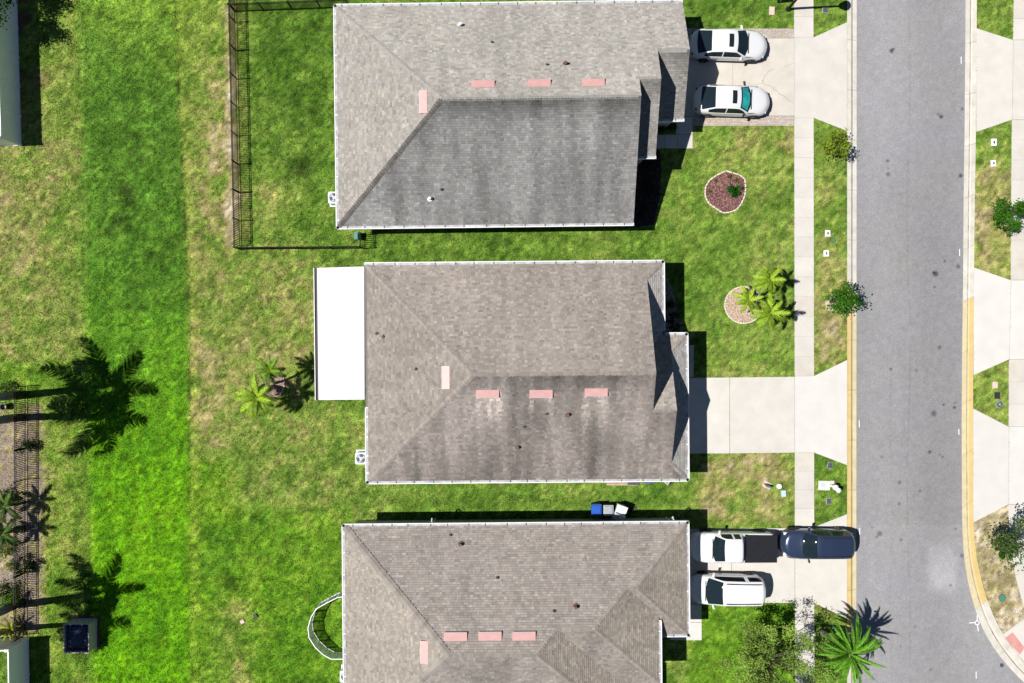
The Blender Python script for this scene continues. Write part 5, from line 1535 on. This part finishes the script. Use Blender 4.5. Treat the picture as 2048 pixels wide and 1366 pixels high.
b = MB(); b.box((0, 0, .02), (w + .35, l + .3, .06)); b.build("pad", [M["soil_brown"]], ue_)

# ------------------------------------------------------------------ small utility things
def cover(label, px, py, d, z, m, group=None, rz=0.0, lid=None, cat="utility cover", ring=None):
    root = tag(empty("meter_box", P(px, py), rz), label, cat, group)
    b = MB(); b.box((0, 0, z / 2 - .02), (d[0], d[1], z + .04), taper=.94); b.build("box_rim", [M[ring or m]], root)
    b = MB(); b.box((0, 0, z + .006), (d[0] * .82, d[1] * .82, .014)); b.build("lid", [M[m]], root)
    if lid:
        b = MB(); b.box((0, 0, z + .017), (d[0] * .30, d[1] * .38, .012)); b.build("reader_hatch", [M[lid]], root)
    return root
gW = "white meter boxes in the kerb lawns"
cover("white meter box near the road side, upper of two above the kerb tree", 1655, 467, (.34, .42), .07, "cover_white", gW, 0, "dark_cover")
cover("white meter box near the road side, lower of two above the kerb tree", 1652, 507, (.34, .42), .07, "cover_white", gW, 0, "dark_cover")
cover("white meter box across the road, upper of two", 1987, 285, (.34, .48), .07, "cover_white", gW, 0, "dark_cover")
cover("white meter box across the road, lower of two", 1986, 327, (.32, .42), .07, "cover_white", gW, .1, "dark_cover")
gD = "dark meter boxes in the kerb lawns"
cover("dark meter box on the kerb lawn just below the middle driveway", 1659.5, 930.5, (.34, .44), .06, "dark_cover", gD, -.25, None, ring="bin_grey")
cover("dark meter box on the kerb lawn above the bottom driveway", 1657, 1002, (.32, .42), .06, "dark_cover", gD, .05, None, ring="bin_grey")
cover("dark round cornered meter box in the street lamp's shadow", 1650, 20, (.36, .44), .06, "dark_cover", gD, 0, None, ring="bin_grey")
cover("black meter box across the road on the middle green triangle", 1994, 791, (.34, .44), .06, "black_plastic", gD)
cover("tilted dark meter box across the road with pale hatch", 1998, 808.5, (.44, .34), .06, "dark_cover", gD, .65, "bin_grey", ring="bin_grey")
cover("pinkish concrete pad across the road on the middle green triangle", 1989.5, 770, (.34, .44), .05, "pad_pink", None, 0, None, "concrete pad")
cover("pinkish concrete pad on the lawn above the top driveway", 1543.5, 22, (.36, .56), .05, "pad_pink", None, -.05, None, "concrete pad")
cover("pale blue meter box on dry lawn below the middle driveway", 1566.5, 986.5, (.30, .42), .10, "pale_blue", None, .05)
def round_lid(label, px, py, r, m, h=.05, ring="edging_stone"):
    root = tag(empty("round_lid", P(px, py)), label, "lid")
    b = MB(); b.cyl((0, 0, -.02), r * 1.12, h + .01, 18); b.build("collar", [M[ring]], root)
    b = MB(); b.cyl((0, 0, h - .012), r, .022, 18, r2=r * .92); b.build("cap", [M[m]], root)
round_lid("green round lid on the kerb lawn between two white boxes", 1666, 481, .14, "green_plastic", .03, "soil_brown")
round_lid("green round lid on dry grass at the far corner", 2004, 1195.5, .21, "teal_plastic", .05, "soil_brown")
round_lid("green round lid on the kerb lawn under the broad palm", 1668.5, 1257.5, .16, "teal_plastic", .06, "soil_brown")
round_lid("white round clean out cap on dry lawn below the middle driveway", 1557, 972, .15, "cover_white", .16)
root = tag(empty("junction_box", P(1534, 970)), "green wedge shaped cable box on dry lawn below the middle driveway", "cable box")
b = MB(); b.add([(-.24, .12, 0), (.10, .02, 0), (.24, -.14, 0), (-.05, -.12, 0), (-.24, .08, .42), (.06, .0, .44), (.18, -.12, .42), (-.06, -.10, .40)], [(4, 7, 6, 5), (0, 1, 2, 3), (0, 4, 5, 1), (1, 5, 6, 2), (2, 6, 7, 3), (3, 7, 4, 0)]); b.build("box_body", [M["green_plastic"]], root)
b = MB(); b.box((0, 0, -.01), (.55, .40, .05), rz=-.5); b.build("base", [M["pad_pink"]], root)
# white hydrant-like valve stand on its pad
root = tag(empty("valve_station", P(1650, 970.5)), "white capped valve stand on a pale concrete pad at the kerb", "valve stand")
b = MB(); b.prism([(-.46, -.30), (.30, -.32), (.30, .28), (-.42, .30)], -.02, .05); b.build("pad", [M["concrete_white"]], root)
b = MB(); b.box((.44, .19, .03), (.26, .22, .08)); b.build("pad", [M["concrete_white"]], root)
b = MB(); b.cyl((-.16, .0, .04), .13, .04, 18); b.build("blue_lid", [M["pale_blue"]], root)
for x, y, r, h in ((.40, -.02, .17, .70), (.58, -.20, .15, .72)):
    b = MB(); b.cyl((x, y, 0), r * .55, h, 14); b.cyl((x, y, h - .08), r, .08, 18); b.cyl((x, y, h), r * .9, .06, 18, r2=r * .4); b.build("valve_head", [M["cover_white"]], root)
# street lamp
lb = P(1576.5, 18.5)
lamp = tag(empty("street_lamp", lb), "dark street lamp on the lawn edge at the top of the picture", "street lamp")
b = MB(); b.cyl((0, 0, -.02), .17, .22, 14, r2=.13); b.build("base", [M["black_metal"]], lamp)
b = MB(); b.tube([(0, 0, .1), (0, 0, 2.6), (0, 0, 5.2)], [.085, .075, .06], 10); b.build("pole", [M["black_metal"]], lamp)
b = MB(); b.cyl((0, 0, 5.2), .10, .12, 10); b.cyl((0, 0, 5.3), .22, .42, 12, r2=.30); b.cyl((0, 0, 5.72), .34, .16, 12, r2=.08); b.build("lantern", [M["black_metal"]], lamp)
# white sign at the top edge
root = tag(empty("yard_sign", P(1560, 3)), "white yard sign cut off by the picture's top edge", "sign")
b = MB(); b.box((0, 0, .55), (.06, .06, 1.15)); b.build("post", [M["cover_white"]], root)
b = MB(); b.box((-.15, .05, .75), (.75, .30, .40), rz=.1); b.build("panel", [M["cover_white"]], root)
# bits in the back lawns
root = tag(empty("stepping_stone", P(485, 1243), .5), "small pink stone lying on worn back lawn", "stone")
b = MB(); b.box((0, 0, .03), (.30, .26, .08), taper=.85); b.build("block", [M["pad_pink"]], root)
root = tag(empty("black_cover", P(511, 1231.5), .5), "small black square cover on the back lawn near the pen", "cover")
b = MB(); b.box((0, 0, .04), (.26, .26, .10), taper=.9); b.build("lid", [M["black_plastic"]], root)
root = tag(empty("planter_pot", P(14, 813)), "black round pot with pale inside at the left edge between palms", "pot")
b = MB()
for k in range(16):
    a0, a1 = 2 * math.pi * k / 16, 2 * math.pi * (k + 1) / 16
    for (ra, za), (rb, zb) in (((.17, 0), (.23, .42)), ((.23, .42), (.18, .42)), ((.18, .42), (.15, .12))):
        b.add([(ra * math.cos(a0), ra * math.sin(a0), za), (ra * math.cos(a1), ra * math.sin(a1), za), (rb * math.cos(a1), rb * math.sin(a1), zb), (rb * math.cos(a0), rb * math.sin(a0), zb)], [(0, 1, 2, 3)])
b.build("pot", [M["black_plastic"]], root)
b = MB(); b.cyl((0, 0, .10), .155, .08, 14); b.build("soil", [M["edging_stone"]], root)
